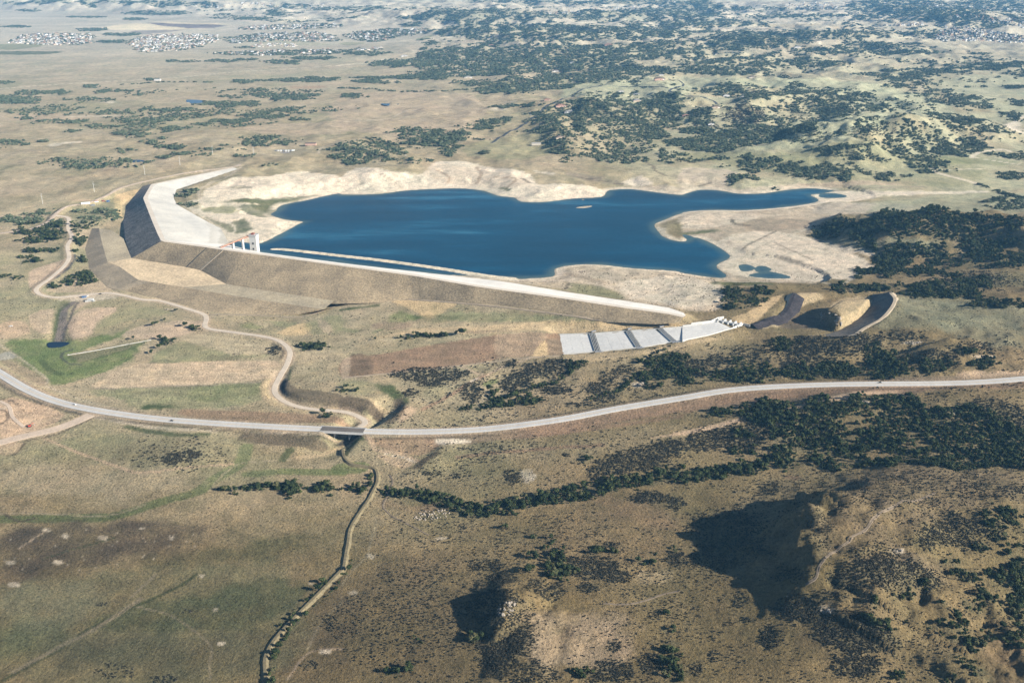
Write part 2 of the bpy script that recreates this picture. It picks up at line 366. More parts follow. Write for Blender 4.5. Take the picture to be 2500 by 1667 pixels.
def ell(c, x, y, rx, ry, rot=0, n=16):
    o = CROPS[c]; a = np.linspace(0, 2 * np.pi, n, endpoint=False); cr, sr = math.cos(R(rot)), math.sin(R(rot))
    ex, ey = rx * np.cos(a), ry * np.sin(a)
    return np.stack([o[0] + (x + ex * cr - ey * sr) * SC, o[1] + (y + ex * sr + ey * cr) * SC], 1)
# ------------------------------------------------------------------ ground colours (albedo with some shade painted in) and plant cover maps
C = dict(dry=(.30, .245, .16), dry2=(.43, .355, .25), pink=(.46, .35, .265), green=(.245, .24, .14), vivid=(.15, .182, .075), dgreen=(.075, .095, .042), sand=(.65, .555, .46), sand2=(.49, .405, .325), pale=(.66, .575, .475), till=(.275, .185, .128), tilld=(.185, .13, .092),
         straw=(.56, .41, .25), straw2=(.47, .36, .235), soil=(.50, .36, .26), brown=(.29, .22, .16), dbrown=(.125, .098, .072), riprap=(.055, .055, .058), red=(.36, .235, .165), white=(.70, .655, .58), grey=(.36, .33, .29),
         field=(.52, .395, .285), mud=(.30, .25, .20), purple=(.16, .13, .135), mesa=(.38, .375, .265), farsand=(.62, .52, .38), scrub=(.085, .09, .06))
C = {k_: np.array(v) for k_, v in C.items()}
n1 = fbm(X, Y, 700, 4, 40); n2 = fbm(X, Y, 160, 4, 44); n3 = fbm(X, Y, 38, 4, 48); n4 = fbm(X, Y, 11, 2, 52)
N1, N2 = np.stack([n1, n2]), n3
def mix(a, b, t): return a * (1 - t[:, None]) + b * t[:, None]
col = np.tile(C['dry'], (len(X), 1))
col = mix(col, C['dry2'], np.clip(0.5 + 1.3 * n2 + 0.9 * n3, 0, 1) * 0.8)
col = mix(col, C['green'], np.clip(0.12 + 1.1 * n1 + 0.8 * fbm(X, Y, 90, 4, 60), 0, 1) * 0.8 * (1 - .55 * sstep(-100, 150, X) * (1 - sstep(1600, 2200, Y))))
col = mix(col, C['pink'], np.clip(0.05 + 1.0 * fbm(X, Y, 240, 4, 64), 0, 1) * 0.7)
col = mix(col, C['dbrown'], np.clip(-0.02 + 1.0 * fbm(X, Y, 70, 4, 68), 0, 1) * 0.5 * (1 - far))
col = mix(col, C['mesa'], .65 * sstep(150, 600, X) * sstep(1900, 2600, Y) * (1 - far) * np.clip(.7 + 1.2 * n2, 0, 1))
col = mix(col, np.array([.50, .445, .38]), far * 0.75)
steppe = 1 - sstep(0, 1, (Y - 780) / (620 + 900 * sstep(-150, 250, X)))  # nearer ground painted darker, standing in for vignette and thinner haze
steppe = np.maximum(steppe, .9 * sstep(150, 450, X) * (1 - sstep(2050, 2700, Y)))  # the same painted vignette on the right flank
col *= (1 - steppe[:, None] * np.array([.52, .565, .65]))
sage = np.zeros(len(X)); oak = np.zeros(len(X)); tuft = np.zeros(len(X)); works = np.zeros(len(X))

def as_poly(s, n=3):
    P = drape(s if not isinstance(s, tuple) else ell(*s))
    return smooth(P, n, True) if len(P) < 16 else P
def area_mask(s, feather=6.0, warpamp=0.0, wscale=0.0, curve=2):
    P = as_poly(s, curve)
    m = warpamp * 1.5 + feather + 2
    k = np.nonzero(near(P, m))[0]
    if len(k) == 0: return k, np.zeros(0)
    s_ = sdf(X[k], Y[k], P)
    if warpamp: s_ = s_ + warpamp * 2 * fbm(X[k], Y[k], wscale or warpamp * 2.5, 4, 70)
    return k, sstep(-feather, feather, s_)
def line_mask(s, w, feather=3.0, warpamp=0.0, n=5):
    P = smooth(drape(s), n)
    k = np.nonzero(near(P, w + feather + warpamp * 2))[0]
    d, _, _ = seg_dist(X[k], Y[k], P)
    if warpamp: d = d + warpamp * 2 * fbm(X[k], Y[k], warpamp * 4, 3, 72)
    return k, 1 - sstep(w - feather, w + feather, d)
BARE = ('sand', 'sand2', 'soil', 'straw', 'straw2', 'pale', 'grey', 'pink')
def paint(s, c, a=1.0, feather=5.0, warpamp=4.0, mottle=0.25, clean=0.0):
    k, m = area_mask(s, feather, warpamp)
    m = m * np.clip(a * (1 + mottle * 2 * n3[k]), 0, 1)
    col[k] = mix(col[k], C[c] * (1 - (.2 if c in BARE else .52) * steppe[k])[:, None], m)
    works[k] = np.maximum(works[k], m * clean)
def pline(s, w, c, a=1.0, feather=2.0, warpamp=0.0, clean=0.0):
    k, m = line_mask(s, w, feather, warpamp)
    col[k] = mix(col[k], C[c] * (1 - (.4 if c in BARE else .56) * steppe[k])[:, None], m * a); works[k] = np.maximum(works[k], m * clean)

# shoreline sands
for s, c, a in (
  ('D 1380,300 1420,225 1600,150 1800,145 2100,105 2352,150 E 100,85 350,110 560,130 650,42 850,40 1100,90 1300,130 1350,200 1650,200 1830,240 1780,300 1240,330 980,255 700,240 0,280 D 2352,270 1550,312', 'sand', 1),
  ('D 1240,330 1500,300 1700,340 2060,465 1880,575 1780,615 1560,605 1500,500 1400,430', 'sand', 1),
  ('E 1920,190 2050,140 2150,190 2050,215', 'sand', .9), ('E 1330,105 1470,120 1440,135', 'sand', .9), ('E 560,120 700,60 900,90 1250,160 1250,210 900,225', 'sand2', .55),
  ('F 0,85 300,95 380,130 300,180 400,235 800,190 880,215 700,255 380,275 0,285', 'sand2', .85), ('E 1900,230 2100,210 2352,230 2352,275 2200,262', 'sand2', .9),
  ('E 1550,110 1900,170 1850,200 1600,150', 'purple', .35), ('F 800,190 1200,175 1600,180 1500,205 1000,225 850,215', 'pink', .7),
  ('F 0,400 250,378 700,350 1000,330 1400,322 1650,350 1300,400 960,450 850,550 900,580 1150,640 1340,770 1180,850 900,872 300,862 200,850 300,800 240,750 330,690 150,580 0,540', 'sand2', .85),
  ('F 230,600 500,520 860,560 1150,640 1330,770 1150,850 800,860 350,820 300,740', 'sand', .95), ('F 950,340 1400,325 1640,352 1200,390 900,400', 'grey', .5), ('F 400,440 860,440 830,500 500,520', 'brown', .4),
  ('F 0,400 300,390 560,420 300,480 0,500', 'sand', .6), ('F 640,690 820,730 900,760 700,730', 'mud', .6), ('F 1140,625 1330,650 1280,690 1160,660', 'sand', .8),
  ('E 1460,785 1750,748 2352,803 F 150,830 300,900 320,960 250,1060 60,1060 E 2352,1060 1960,1000 1900,940 1560,870 1130,862 1180,850 1460,842', 'sand2', .9),
  ('E 1900,880 2100,850 2352,830 F 250,900 280,1000 0,1040 E 2200,1010 2000,980', 'sand', .8), ('E 1570,880 1800,900 1960,985 1700,960 1570,930', 'green', .7), ('E 1480,800 1800,860 1780,880 1500,820', 'brown', .5),
  ('E 960,848 1500,860 1550,920 1150,870', 'sand2', .6), ('F 1000,248 1400,245 2060,240 2060,258 1400,278 1050,322 880,303', 'sand', .85),
  ('D 1500,322 1950,287 2250,267 1950,347 1880,422 1720,410 1640,350', 'dgreen', .75), ('D 1400,360 1620,350 1600,400 1420,390', 'green', .8), ('D 1400,410 1550,470 1680,430 1740,500 1630,540 1480,470', 'dgreen', .75),
  ('D 1500,320 1700,325 1800,335 1640,345', 'sand', .8), ('D 1900,555 1980,500 2080,460 1960,530', 'dgreen', .5), ('D 1220,235 1350,225 1350,290 1220,290', 'dry2', .8), ('D 1230,320 1370,320 1370,360 1270,365', 'green', .5),
  ('F 0,530 230,508 230,525 40,545', 'vivid', .8), ('F 200,870 550,870 620,890 250,890', 'vivid', .7), ('D 1580,215 1700,210 1730,225 1600,228', 'dgreen', .5)):
    paint(s, c, a, 5, 6, .2)
k = np.nonzero(near(shore, 30))[0]; s_ = sdf(X[k], Y[k], shore)
m = sstep(-26, -6, s_ + 6 * n3[k]) * np.clip(1 - (n2[k] > .22) * .6, 0, 1)
col[k] = mix(col[k], C['sand'], m * .85); works[k] = np.maximum(works[k], sstep(-20, -8, s_))
col[k] = mix(col[k], C['mud'], sstep(-3.2, -1.0, s_) * .6)
k = np.nonzero(near(spit, 30))[0]; d, _, _ = seg_dist(X[k], Y[k], spit); col[k] = mix(col[k], C['pale'], 1 - sstep(8, 11, d))
# contour terraces left by the falling water
k = np.nonzero(near(shore, 170))[0]; s_ = -sdf(X[k], Y[k], shore)
issand = np.clip((col[k, 0] - .33) / .12, 0, 1)
st = np.sin(Z[k] * 2.6 + 2.5 * n3[k]) * .5 + np.sin((X[k] * .3 + Y[k] * .12) + 6 * n2[k]) * .25
col[k] *= 1 + (issand * st * .09)[:, None] + (issand * n4[k] * .22)[:, None]
for s, w, c in (('E 30,90 330,160 370,190 420,230', 2.0, 'brown'), ('E 660,100 740,150 730,190', 4, 'brown'), ('E 930,80 960,120 930,190', 5, 'brown'), ('E 1050,150 1200,160 1130,230', 4, 'brown'), ('E 1250,160 1300,190', 6, 'dbrown'), ('E 1100,225 1150,235', 8, 'dgreen'),
                ('E 2090,40 2150,80 2160,105 2240,140', 5, 'dbrown'), ('E 1620,150 1850,185 1930,195', 4, 'dbrown'), ('E 700,20 900,40 1200,30 1400,60 1700,120', 3, 'brown'), ('F 340,440 360,470 450,480', 5, 'dbrown'), ('F 120,210 190,190', 4, 'dbrown'), ('E 1540,920 1560,880', 3, 'dbrown'), ('F 640,600 720,640 900,720', 2.5, 'mud'), ('F 380,730 450,680 640,580 880,500', 4, 'pale'), ('F 420,640 480,600 640,520', 3, 'mud')):
    pline(s, w, c, .75, 2, 1.5)

# meadow, marsh and farm ground below the dam
for s, c, a in (
  ('G 30,250 80,220 350,230 560,230 700,190 830,200 720,240 470,330 540,380 900,280 1000,230 960,280 900,370 700,450 450,530 350,530 200,420', 'vivid', .95), ('G 480,335 860,260 1000,240 900,290 545,380', 'dgreen', .6), ('G 790,180 940,145 830,215', 'vivid', .8),
  ('G 1020,380 1250,230 1600,330 1900,330 1500,370', 'green', .7), ('G 700,500 950,390 1900,370 1900,490 1300,540 660,560', 'field', .8), ('G 600,570 1300,540 1790,520 1790,640 1500,690 960,700 850,640', 'green', .75),
  ('G 1300,560 1790,525 1780,600 1400,660', 'vivid', .3), ('G 960,690 1090,665 1230,685 1090,705', 'dgreen', .8), ('G 1250,700 2100,730 2352,765 2352,820 1400,780', 'till', .7), ('G 1240,180 1700,230 1900,310 1600,320 1300,240', 'dry2', .6),
  ('G 0,640 180,640 450,740 250,850 0,900', 'soil', .9), ('G 0,930 165,935 100,1010 0,1010', 'soil', .8), ('G 0,110 170,100 200,180 0,220', 'soil', .55), ('G 470,120 560,20 800,0 760,60 640,150 640,180 500,220', 'pink', .8), ('G 200,60 370,10 350,180 240,160', 'pink', .6),
  ('G 660,150 720,60 1000,0 1200,40 900,90', 'green', .55), ('G 830,200 1000,120 1380,90 1390,150 1100,220', 'pink', .7), ('G 0,360 100,380 320,490 280,540 100,450', 'brown', .5), ('G 0,320 80,308 115,345 0,365', 'grey', .9),
  ('G 1660,115 1730,105 1810,145 1680,145', 'vivid', .55), ('G 1840,100 2040,100 1980,140', 'green', .8), ('G 1900,180 2080,110 2150,120 2100,190', 'straw', .8), ('G 2110,110 2352,50 2352,170 2150,180', 'green', .6), ('G 2180,90 2240,90 2300,170 2230,175', 'pink', .5),
  ('E 320,1000 500,992 800,1015 720,1060 650,1115 570,1110 430,1030', 'straw', 1), ('E 0,1010 150,985 320,1000 280,1010 100,1015', 'straw2', .8),
  ('H 150,240 480,150 1000,130 1400,95 2352,112 2352,140 1960,160 1500,185 900,182 400,190', 'straw2', .9), ('H 1400,98 2200,105 2200,120 1400,115', 'straw', .6), ('H 900,165 1400,165 1500,180 900,180', 'brown', .6),
  ('H 0,370 200,330 1060,190 1400,180 1500,190 1530,325 1100,350 800,410 200,465 0,480', 'till', .95), ('H 60,330 205,340 200,465 50,470', 'tilld', .8), ('H 1065,190 1400,182 1390,235 1310,335 1100,348 1068,340', 'field', .35), ('H 1400,225 1420,330 1310,335', 'straw', 1), ('H 1420,222 1500,225 1525,325 1430,328', 'brown', .6), ('H 0,480 0,380 60,340 50,475', 'pink', .6),
  ('H 240,160 380,30 450,40 560,70 480,90 250,160', 'vivid', .8), ('H 200,120 300,100 480,110 440,150 240,150', 'brown', .7), ('H 650,80 750,30 1300,50 1750,88 1400,95 900,100', 'green', .9), ('H 480,60 700,60 840,70 640,110', 'dgreen', .5),
  ('H 220,530 350,540 480,660 300,600', 'dgreen', .85), ('H 0,500 250,530 200,600 0,590', 'green', .5), ('H 0,620 100,620 300,720 250,800 200,740 0,700', 'dbrown', .8), ('G 1990,510 2050,560 2352,600 2352,690 2050,640 1950,570', 'dbrown', .65), ('G 1930,505 1990,500 1960,570 1990,620 1930,580', 'riprap', .8),  # brown cut banks above the road, painted darker for their shade
  ('H 100,600 300,700 360,740 320,790 250,810 300,740', 'straw2', .6), ('H 400,700 500,690 520,710 400,800', 'soil', .6), ('H 1850,0 2352,20 2352,60 2200,60', 'brown', .3),
  ('H 560,880 1000,865 1900,725 2352,655 I 600,570 1500,560 1600,600 300,690 0,712 H 2352,712 1500,862 1100,912 700,945', 'brown', .8), ('H 1150,908 1700,830 2352,735 I 300,660 800,590 600,640 0,715 H 2352,760 1500,880', 'red', .55), ('H 200,900 600,900 680,950 540,1020 400,1000 250,960', 'red', .55), ('H 240,1010 500,1060 420,1110 300,1060', 'soil', .5), ('H 640,905 880,915 850,935 700,945', 'sand', .8),
  ('H 2350,880 2352,850 I 1850,470 2100,450 2352,435 2352,480 2000,500', 'soil', .9), ('I 600,545 1400,490 1850,470 1950,500 1400,510', 'brown', .8), ('I 0,600 400,545 800,515 400,580', 'brown', .6), ('I 560,592 250,635 200,655 420,625', 'riprap', .8),  # near-black band at the road cut painted in place of a shaded scarp
  ('H 1530,332 2100,292 2352,240 I 0,245 200,212 700,190 300,215 0,275 H 2000,330 1650,385', 'straw2', .9), ('F 695,955 600,1050 480,1165 330,1120 450,1080 560,1000', 'straw', .9), ('F 800,945 1000,980 860,1020 700,1120 660,1184 480,1184 620,1110 740,1030', 'straw2', .9),
  ('F 1100,985 1290,970 1280,1050 1150,1184 1080,1184 1090,1100 1000,1060', 'straw2', .7), ('F 700,1110 900,1100 1000,1184 680,1184', 'brown', .8), ('F 1400,940 1450,945 1450,1010 1340,1140 1200,1184 1290,1130 1400,1020', 'mud', .6),
  ('D 790,270 970,230 850,340 840,430 800,380', 'straw', .9), ('D 230,780 480,700 470,730 300,860 250,920 200,900 200,830', 'pink', .8), ('D 480,690 530,690 480,780 330,890 300,900 440,770', 'riprap', .8), ('D 500,860 740,880 750,930 500,940 310,930', 'pink', .6), ('D 400,970 520,955 740,935 830,945 820,975 650,1000 420,1000', 'sand2', .95), ('D 540,500 640,490 600,620 560,640', 'pink', .4),  # near-black strip beside the winding road
  ('D 600,300 800,280 840,350 760,450 500,440 500,340', 'green', .35), ('D 0,540 200,500 0,480', 'pink', .3), ('D 400,1010 480,1000 420,1184 360,1184', 'dgreen', .6), ('D 520,1010 640,1010 520,1060 470,1184 450,1184', 'pink', .7)):
    if c in ('vivid', 'green', 'dgreen'): paint(s, c, a, 5, 5, .35, clean=.8)
    else: paint(s, c, min(1, a * 1.2), 1.8, 1.2, .12, clean=.95)
for s, w, c in (('D 500,1015 440,1060 425,1184 G 395,240', 8, 'purple'), ('D 540,1010 505,1060 480,1130 G 450,150 435,240', 2.6, 'riprap'), ('D 470,1020 410,1070 395,1130 G 365,230', 2.6, 'dgreen'), ('G 420,340 440,310 500,290', 2.5, 'riprap'), ('G 420,345 480,390 560,395', 2, 'riprap'), ('G 540,385 720,340 900,285 940,310 850,380', 1.2, 'dgreen'), ('G 290,370 340,430 420,460', 6, 'dgreen'),
                ('G 0,510 150,600 300,660 560,735', 3, 'riprap'), ('G 650,745 900,790 1300,815 1800,845', 2.2, 'dbrown'), ('G 880,820 1000,850 1230,880 1420,875', 6, 'dgreen'), ('G 660,560 1000,550 1300,540 1800,515', 2, 'mud'), ('G 0,260 110,330 320,490 310,530', 1.6, 'sand2'), ('G 320,545 600,650 860,710', 1.5, 'sand2'), ('G 640,750 900,800 1100,830 1500,850', 4, 'sand2'), ('G 1700,865 2250,890', 2, 'sand2'),
                ('J 0,190 500,180 800,165 1100,70 1350,5 G 1480,1180 1650,1080 1700,960', 9, 'vivid'), ('G 1700,1150 2000,1130 2352,1140', 8, 'vivid'), ('G 1950,1050 1980,1000 2000,980', 6, 'dgreen'), ('G 1700,900 2200,950', 12, 'dbrown'),
                ('H 0,1110 120,1100', 14, 'vivid'), ('H 1000,530 1050,510', 7, 'vivid'), ('G 1990,500 2010,330 2030,300', 2, 'dgreen'), ('G 1860,560 1880,500', 3, 'brown'), ('G 1830,510 1810,560 1850,640 1950,690 2100,720', 5, 'straw2'), ('G 1870,250 1950,300 1930,360', 2, 'dbrown'), ('H 390,650 400,720 330,790', 7, 'dbrown'),
                ('F 1440,945 1455,1010 1360,1120 1220,1184', 2.2, 'purple'), ('E 0,1060 250,1030', 5, 'dgreen'), ('H 0,20 120,0', 5, 'dgreen'), ('H 0,150 90,165', 8, 'green')):
    pline(s, w, c, .8, 1.6, 1.0)

# mowing and seeding lines in the fields below the dam
for s in ('H 0,370 200,330 1060,190 1400,180 1500,190 1530,325 1100,350 800,410 200,465 0,480', 'G 700,500 950,390 1900,370 1900,490 1300,540 660,560', 'G 600,570 1300,540 1790,520 1790,640 1500,690 960,700 850,640', 'G 1240,180 1700,230 1900,330 1600,370 1020,380', 'H 150,240 480,150 1000,130 1400,95 2352,112 2352,140 1960,160 1500,185 900,182 400,190', 'H 650,80 750,30 1300,50 1750,88 1400,95 900,100', 'G 0,640 180,640 450,740 250,850 0,900'):
    k, m = area_mask(s, 3, 0)
    if len(k): col[k] *= 1 + (m * (.30 * fbm(X[k] / 9 - Y[k] * .03, Y[k] + X[k] * .16, 13, 3, 85) + .14 * n4[k]))[:, None]
# highway verges and ditch
k = np.nonzero(near(hwy, 45))[0]; d, _, sd_ = seg_dist(X[k], Y[k], hwy)
vg = sstep(6, 8, d) * (1 - sstep(12, 16, d + 3 * n3[k])); col[k] = mix(col[k], C['pink'] * .8, vg * .75)
bd = sstep(8, 10, d) * (1 - sstep(24, 38, d + 8 * n2[k] + 4 * n3[k])) * (sd_ < 0) * sstep(-60, 60, X[k]); col[k] = mix(col[k], C['red'] * .62, bd * .75)
bd = sstep(8, 10, d) * (1 - sstep(14, 22, d + 4 * n3[k])) * (sd_ > 0) * sstep(-60, 60, X[k]); col[k] = mix(col[k], C['brown'] * .7, bd * .7)
dt = sstep(15, 17, d + 1.5 * n3[k]) * (1 - sstep(19, 21, d + 1.5 * n3[k])) * (sd_ < 0); col[k] = mix(col[k], C['dbrown'] * .7, dt * .75 * np.clip(.7 + 1.5 * n2[k], 0, 1))
for P, w_ in ((DIRT['dam_road'][0], 9), (DIRT['rim_road'][0], 7), (DIRT['site_road'][0], 13)):
    k = np.nonzero(near(P, 20))[0]; d, _, sd_ = seg_dist(X[k], Y[k], P); col[k] = mix(col[k], C['pink'], (1 - sstep(w_ - 3, w_ + 2, d + 2.5 * n3[k])) * .7)
# foreground prairie
for s, c, a in (('J 0,300 300,220 1400,240 1200,420 700,480 400,600 150,630 0,600', 'dbrown', .72), ('J 700,850 1300,700 1900,600 2100,650 1900,900 1200,1000 700,950', 'dgreen', .85), ('J 0,950 400,920 420,1050 0,1150', 'vivid', .6), ('J 100,850 500,820 350,1000 0,1050', 'green', .5), ('J 1450,420 2000,330 2100,420 1700,500', 'dgreen', .4), ('J 500,1080 1200,1020 1300,1200 600,1180', 'dgreen', .5), ('J 450,1000 1800,980 1700,1250 400,1200', 'dbrown', .55), ('J 1000,460 1600,400 2000,300 1900,420 1200,560', 'dgreen', .35),
  ('J 1900,900 2352,600 2352,1317 1900,1317', 'dbrown', .4), ('K 0,600 600,400 1000,600 900,1300 0,1317', 'dbrown', .3), ('K 300,80 700,80 760,120 400,130', 'red', .5), ('K 1700,30 2352,150 2352,260 1900,200', 'red', .35), ('K 1300,830 1900,830 2000,1100 1500,1250 1280,1150', 'pink', .45), ('L 2000,1050 2352,1000 2352,1317 2200,1317', 'red', .35),
  ('G 0,1100 800,1100 1400,1200 800,1300 0,1250', 'pink', .5), ('G 200,1000 700,850 1000,900 700,1050', 'green', .4), ('H 800,960 1500,950 2200,800 2352,900 1600,1050', 'dry2', .3), ('L 900,100 1500,60 2000,100 1400,400 1000,450', 'brown', .45), ('I 1100,1150 2352,1140 2352,1325 1200,1325', 'brown', .4), ('L 1100,450 1700,420 1750,600 1300,700', 'brown', .5), ('J 0,700 600,600 700,800 200,950', 'mesa', .4), ('J 0,650 900,550 2000,500 1900,1300 0,1317', 'green', .45), ('G 0,950 1600,900 1900,1200 0,1300', 'green', .35),
  ('L 800,760 1450,1000 1400,1100 900,1050', 'dbrown', .6), ('L 500,0 900,0 880,500 300,500 50,250', 'dry', .5)):
    paint(s, c, a, 14, 14, .4)
for x_, y_, rx, ry in ((450, 305, 30, 14), (710, 318, 40, 16), (75, 488, 35, 15), (400, 485, 38, 16), (95, 640, 45, 18), (320, 265, 30, 12), (1180, 320, 18, 10), (1520, 1045, 28, 14), (1480, 812, 18, 8), (980, 250, 18, 8), (1390, 580, 25, 6), (2140, 635, 18, 8)):
    paint(('J', x_, y_, rx, ry), 'sand', .6, 1.2, .8, .3)
for x_, y_, rx, ry in ((2240, 1100, 45, 16),): paint(('J', x_, y_, rx, ry), 'sand', .7, 1.2, 1, .3)
paint(('K', 200, 440, 35, 16), 'sand', .6, 1.5, 2, .3); paint(('K', 690, 320, 40, 10), 'sand', .6, 1.5, 2, .3); paint(('H', 1280, 1160, 55, 45), 'sand', .8, 2, 5, .6); paint(('K', 2150, 590, 150, 50), 'straw2', .5, 5, 6, .6); paint(('K', 80, 700, 30, 14), 'sand', .5, 2, 2)
paint(('L', 980, 820, 60, 20), 'sand', .6, 3, 4, .6); paint(('L', 1480, 410, 45, 12), 'sand', .6, 2, 3, .6); paint(('I', 1580, 245, 70, 10), 'sand', .7, 2, 3, .6); paint(('I', 2060, 340, 90, 6), 'sand', .7, 2, 3, .6); paint(('I', 1200, 655, 80, 12), 'sand', .7, 2, 2, .6); paint(('H', 2050, 530, 60, 18), 'sand', .7, 2, 4, .6); paint(('I', 760, 1170, 60, 14), 'red', .8, 2, 3)
mr = np.random.default_rng(5)
for _ in range(90):
    x_, y_ = mr.uniform(0, 1450), mr.uniform(240, 660)
    if 240 + x_ * .02 < y_ < 660 - x_ * .18: paint(('J', x_, y_, mr.uniform(3, 7), mr.uniform(2, 4), 0, 16), 'sand', .45, .7, 0, 0)
for s, w, c in (('J 0,1310 400,1090 600,950 900,800 1100,715 1250,640 1350,570', 2.2, 'dgreen'), ('J 100,1235 420,1060 640,950 920,770 960,740', 3.0, 'dry2'), ('J 950,790 1150,840 1300,930 1450,1060 1440,1180 1450,1290', 1.0, 'dry2'), ('J 300,460 520,390 720,335 780,320', 1.4, 'dgreen'), ('J 130,390 330,260', 1.3, 'pink'), ('J 910,720 1070,570', 1.6, 'dry2'),  # first dark green stroke is the creek edge's shadow, painted
                ('J 0,150 350,155 680,165 850,140 1000,90', 1.6, 'dry2'), ('J 30,155 130,200 240,185', 2, 'dbrown'), ('J 2352,760 2200,920 2120,1080', 1, 'dry2'), ('J 2352,1080 2130,1105 1980,1290', 1, 'pink'),
                ('K 240,170 180,420 60,560 0,650', 1, 'dry2'), ('G 300,900 500,985 650,1040 850,1110 1000,1140 1400,1095 1600,1080', 2.2, 'soil'), ('G 1440,1260 1560,1130 1680,1070 2000,1050', 1.2, 'dry2'), ('H 800,1030 1200,990 1800,950', 4, 'red'), ('K 1100,240 1300,290 1700,330', 1, 'dbrown'),
                ('H 820,405 980,465 1090,420 1300,350', 3, 'pink'), ('H 980,470 880,520 720,620 560,700', 4, 'red'), ('H 890,510 930,490', 3, 'sand'), ('H 160,880 200,920 225,975', 3.5, 'soil'), ('H 5,1000 30,1050 70,1085 150,1100 225,1112', 3, 'straw2'), ('H 10,945 60,900 110,868', 7, 'riprap'), ('H 30,1015 45,980 90,930 140,900', 4, 'dgreen'), ('H 250,985 400,1010 520,1060', 4, 'soil'), ('H 300,1010 430,1035 500,1065', 1.6, 'sand'), ('H 640,1010 560,1060 520,1100', 6, 'dbrown'), ('G 2050,1030 2200,1020 2352,960', 4, 'straw2'), ('G 0,705 45,720 52,770 0,805', 2, 'dbrown'), ('G 0,1012 100,1012 168,938', 2, 'dbrown'), ('G 150,925 400,870 630,765', 2.2, 'dbrown'), ('G 300,808 450,770 560,738', 1.8, 'dbrown'), ('G 90,655 130,670', 2, 'dbrown'), ('G 130,695 160,705', 1.5, 'dbrown'), ('G 0,632 110,648', 1.5, 'dbrown'), ('G 0,660 40,670 50,690 0,700', 3, 'sand2')):  # wide near-black stroke at the bridge is the channel's shadow, painted
    pline(s, w, c, .8, 1.0, .6)

# middle distance
for s, c, a in (('C 0,530 400,540 1000,540 1600,640 1900,800 1500,760 1100,680 600,600 0,600', 'mesa', .8), ('C 500,880 1200,790 1700,760 1400,850 1220,890 1100,990 950,900', 'mesa', .9), ('C 1700,570 2352,520 2352,800 2100,740', 'mesa', .6), ('C 1000,560 1500,600 1850,790 1700,810 1250,790', 'mesa', .6), ('B 1530,600 2352,560 2352,680 1700,680', 'mesa', .8), ('B 850,1010 1100,950 1350,880 1450,1000 1300,1100 900,1080', 'green', .55),
  ('C 0,1050 500,1050 1000,1090 900,1184 0,1100', 'green', .5), ('F 500,0 1700,0 2100,100 1900,220 1200,160 600,120', 'green', .45), ('C 1750,1080 2100,1090 2352,1130 1700,1130', 'vivid', .35), ('F 1300,330 2352,260 2352,380 1500,420', 'mesa', .6), ('F 900,590 1400,560 1800,610 1750,680 1300,640', 'mesa', .7), ('F 1500,900 2352,780 2352,900 1800,900', 'green', .5), ('F 1460,950 2352,1040 2352,1184 1300,1184', 'mesa', .45), ('I 1400,0 2352,0 2352,300 1900,200', 'mesa', .5),
  ('A 0,780 900,790 700,830 0,830', 'pink', .5), ('B 0,650 900,650 900,900 0,900', 'pink', .5), ('A 1700,870 2352,830 2352,930 1800,920', 'pink', .5), ('A 1950,600 2230,592 2200,612', 'red', .6), ('A 430,800 780,795 850,803 500,808', 'sand', .5), ('A 300,1005 380,990 520,975 530,985 380,1005', 'sand', .8), ('A 650,705 780,700 780,712', 'sand', .6), ('B 1010,750 1100,745 1140,755 1050,762', 'sand', .5),
  ('A 700,192 950,162 1280,190 1280,206 760,206', 'farsand', 1), ('A 1000,160 1300,165 1560,178 1300,198', 'purple', .9), ('A 900,215 1300,203 1000,238', 'purple', .6), ('A 1090,150 1560,165 1500,172 1100,158', 'farsand', .8), ('A 1680,148 2100,138 2000,152', 'farsand', .6), ('A 0,305 330,308 120,342 0,342', 'green', .8), ('A 0,355 430,356 300,376 0,378', 'dgreen', .8), ('A 1400,255 1850,250 2300,310 1900,310', 'green', .4), ('B 500,275 640,232 600,265', 'green', .8), ('B 0,290 170,295 100,312 0,312', 'green', .7), ('B 700,330 810,310 780,335', 'dgreen', .6), ('C 880,290 950,288 940,297', 'sand', .9), ('B 1500,470 1560,475 1520,495', 'sand', .9), ('C 2220,865 2310,840 2330,905 2250,885', 'sand', .8)):
    paint(s, c, a, 10, 16, .3)
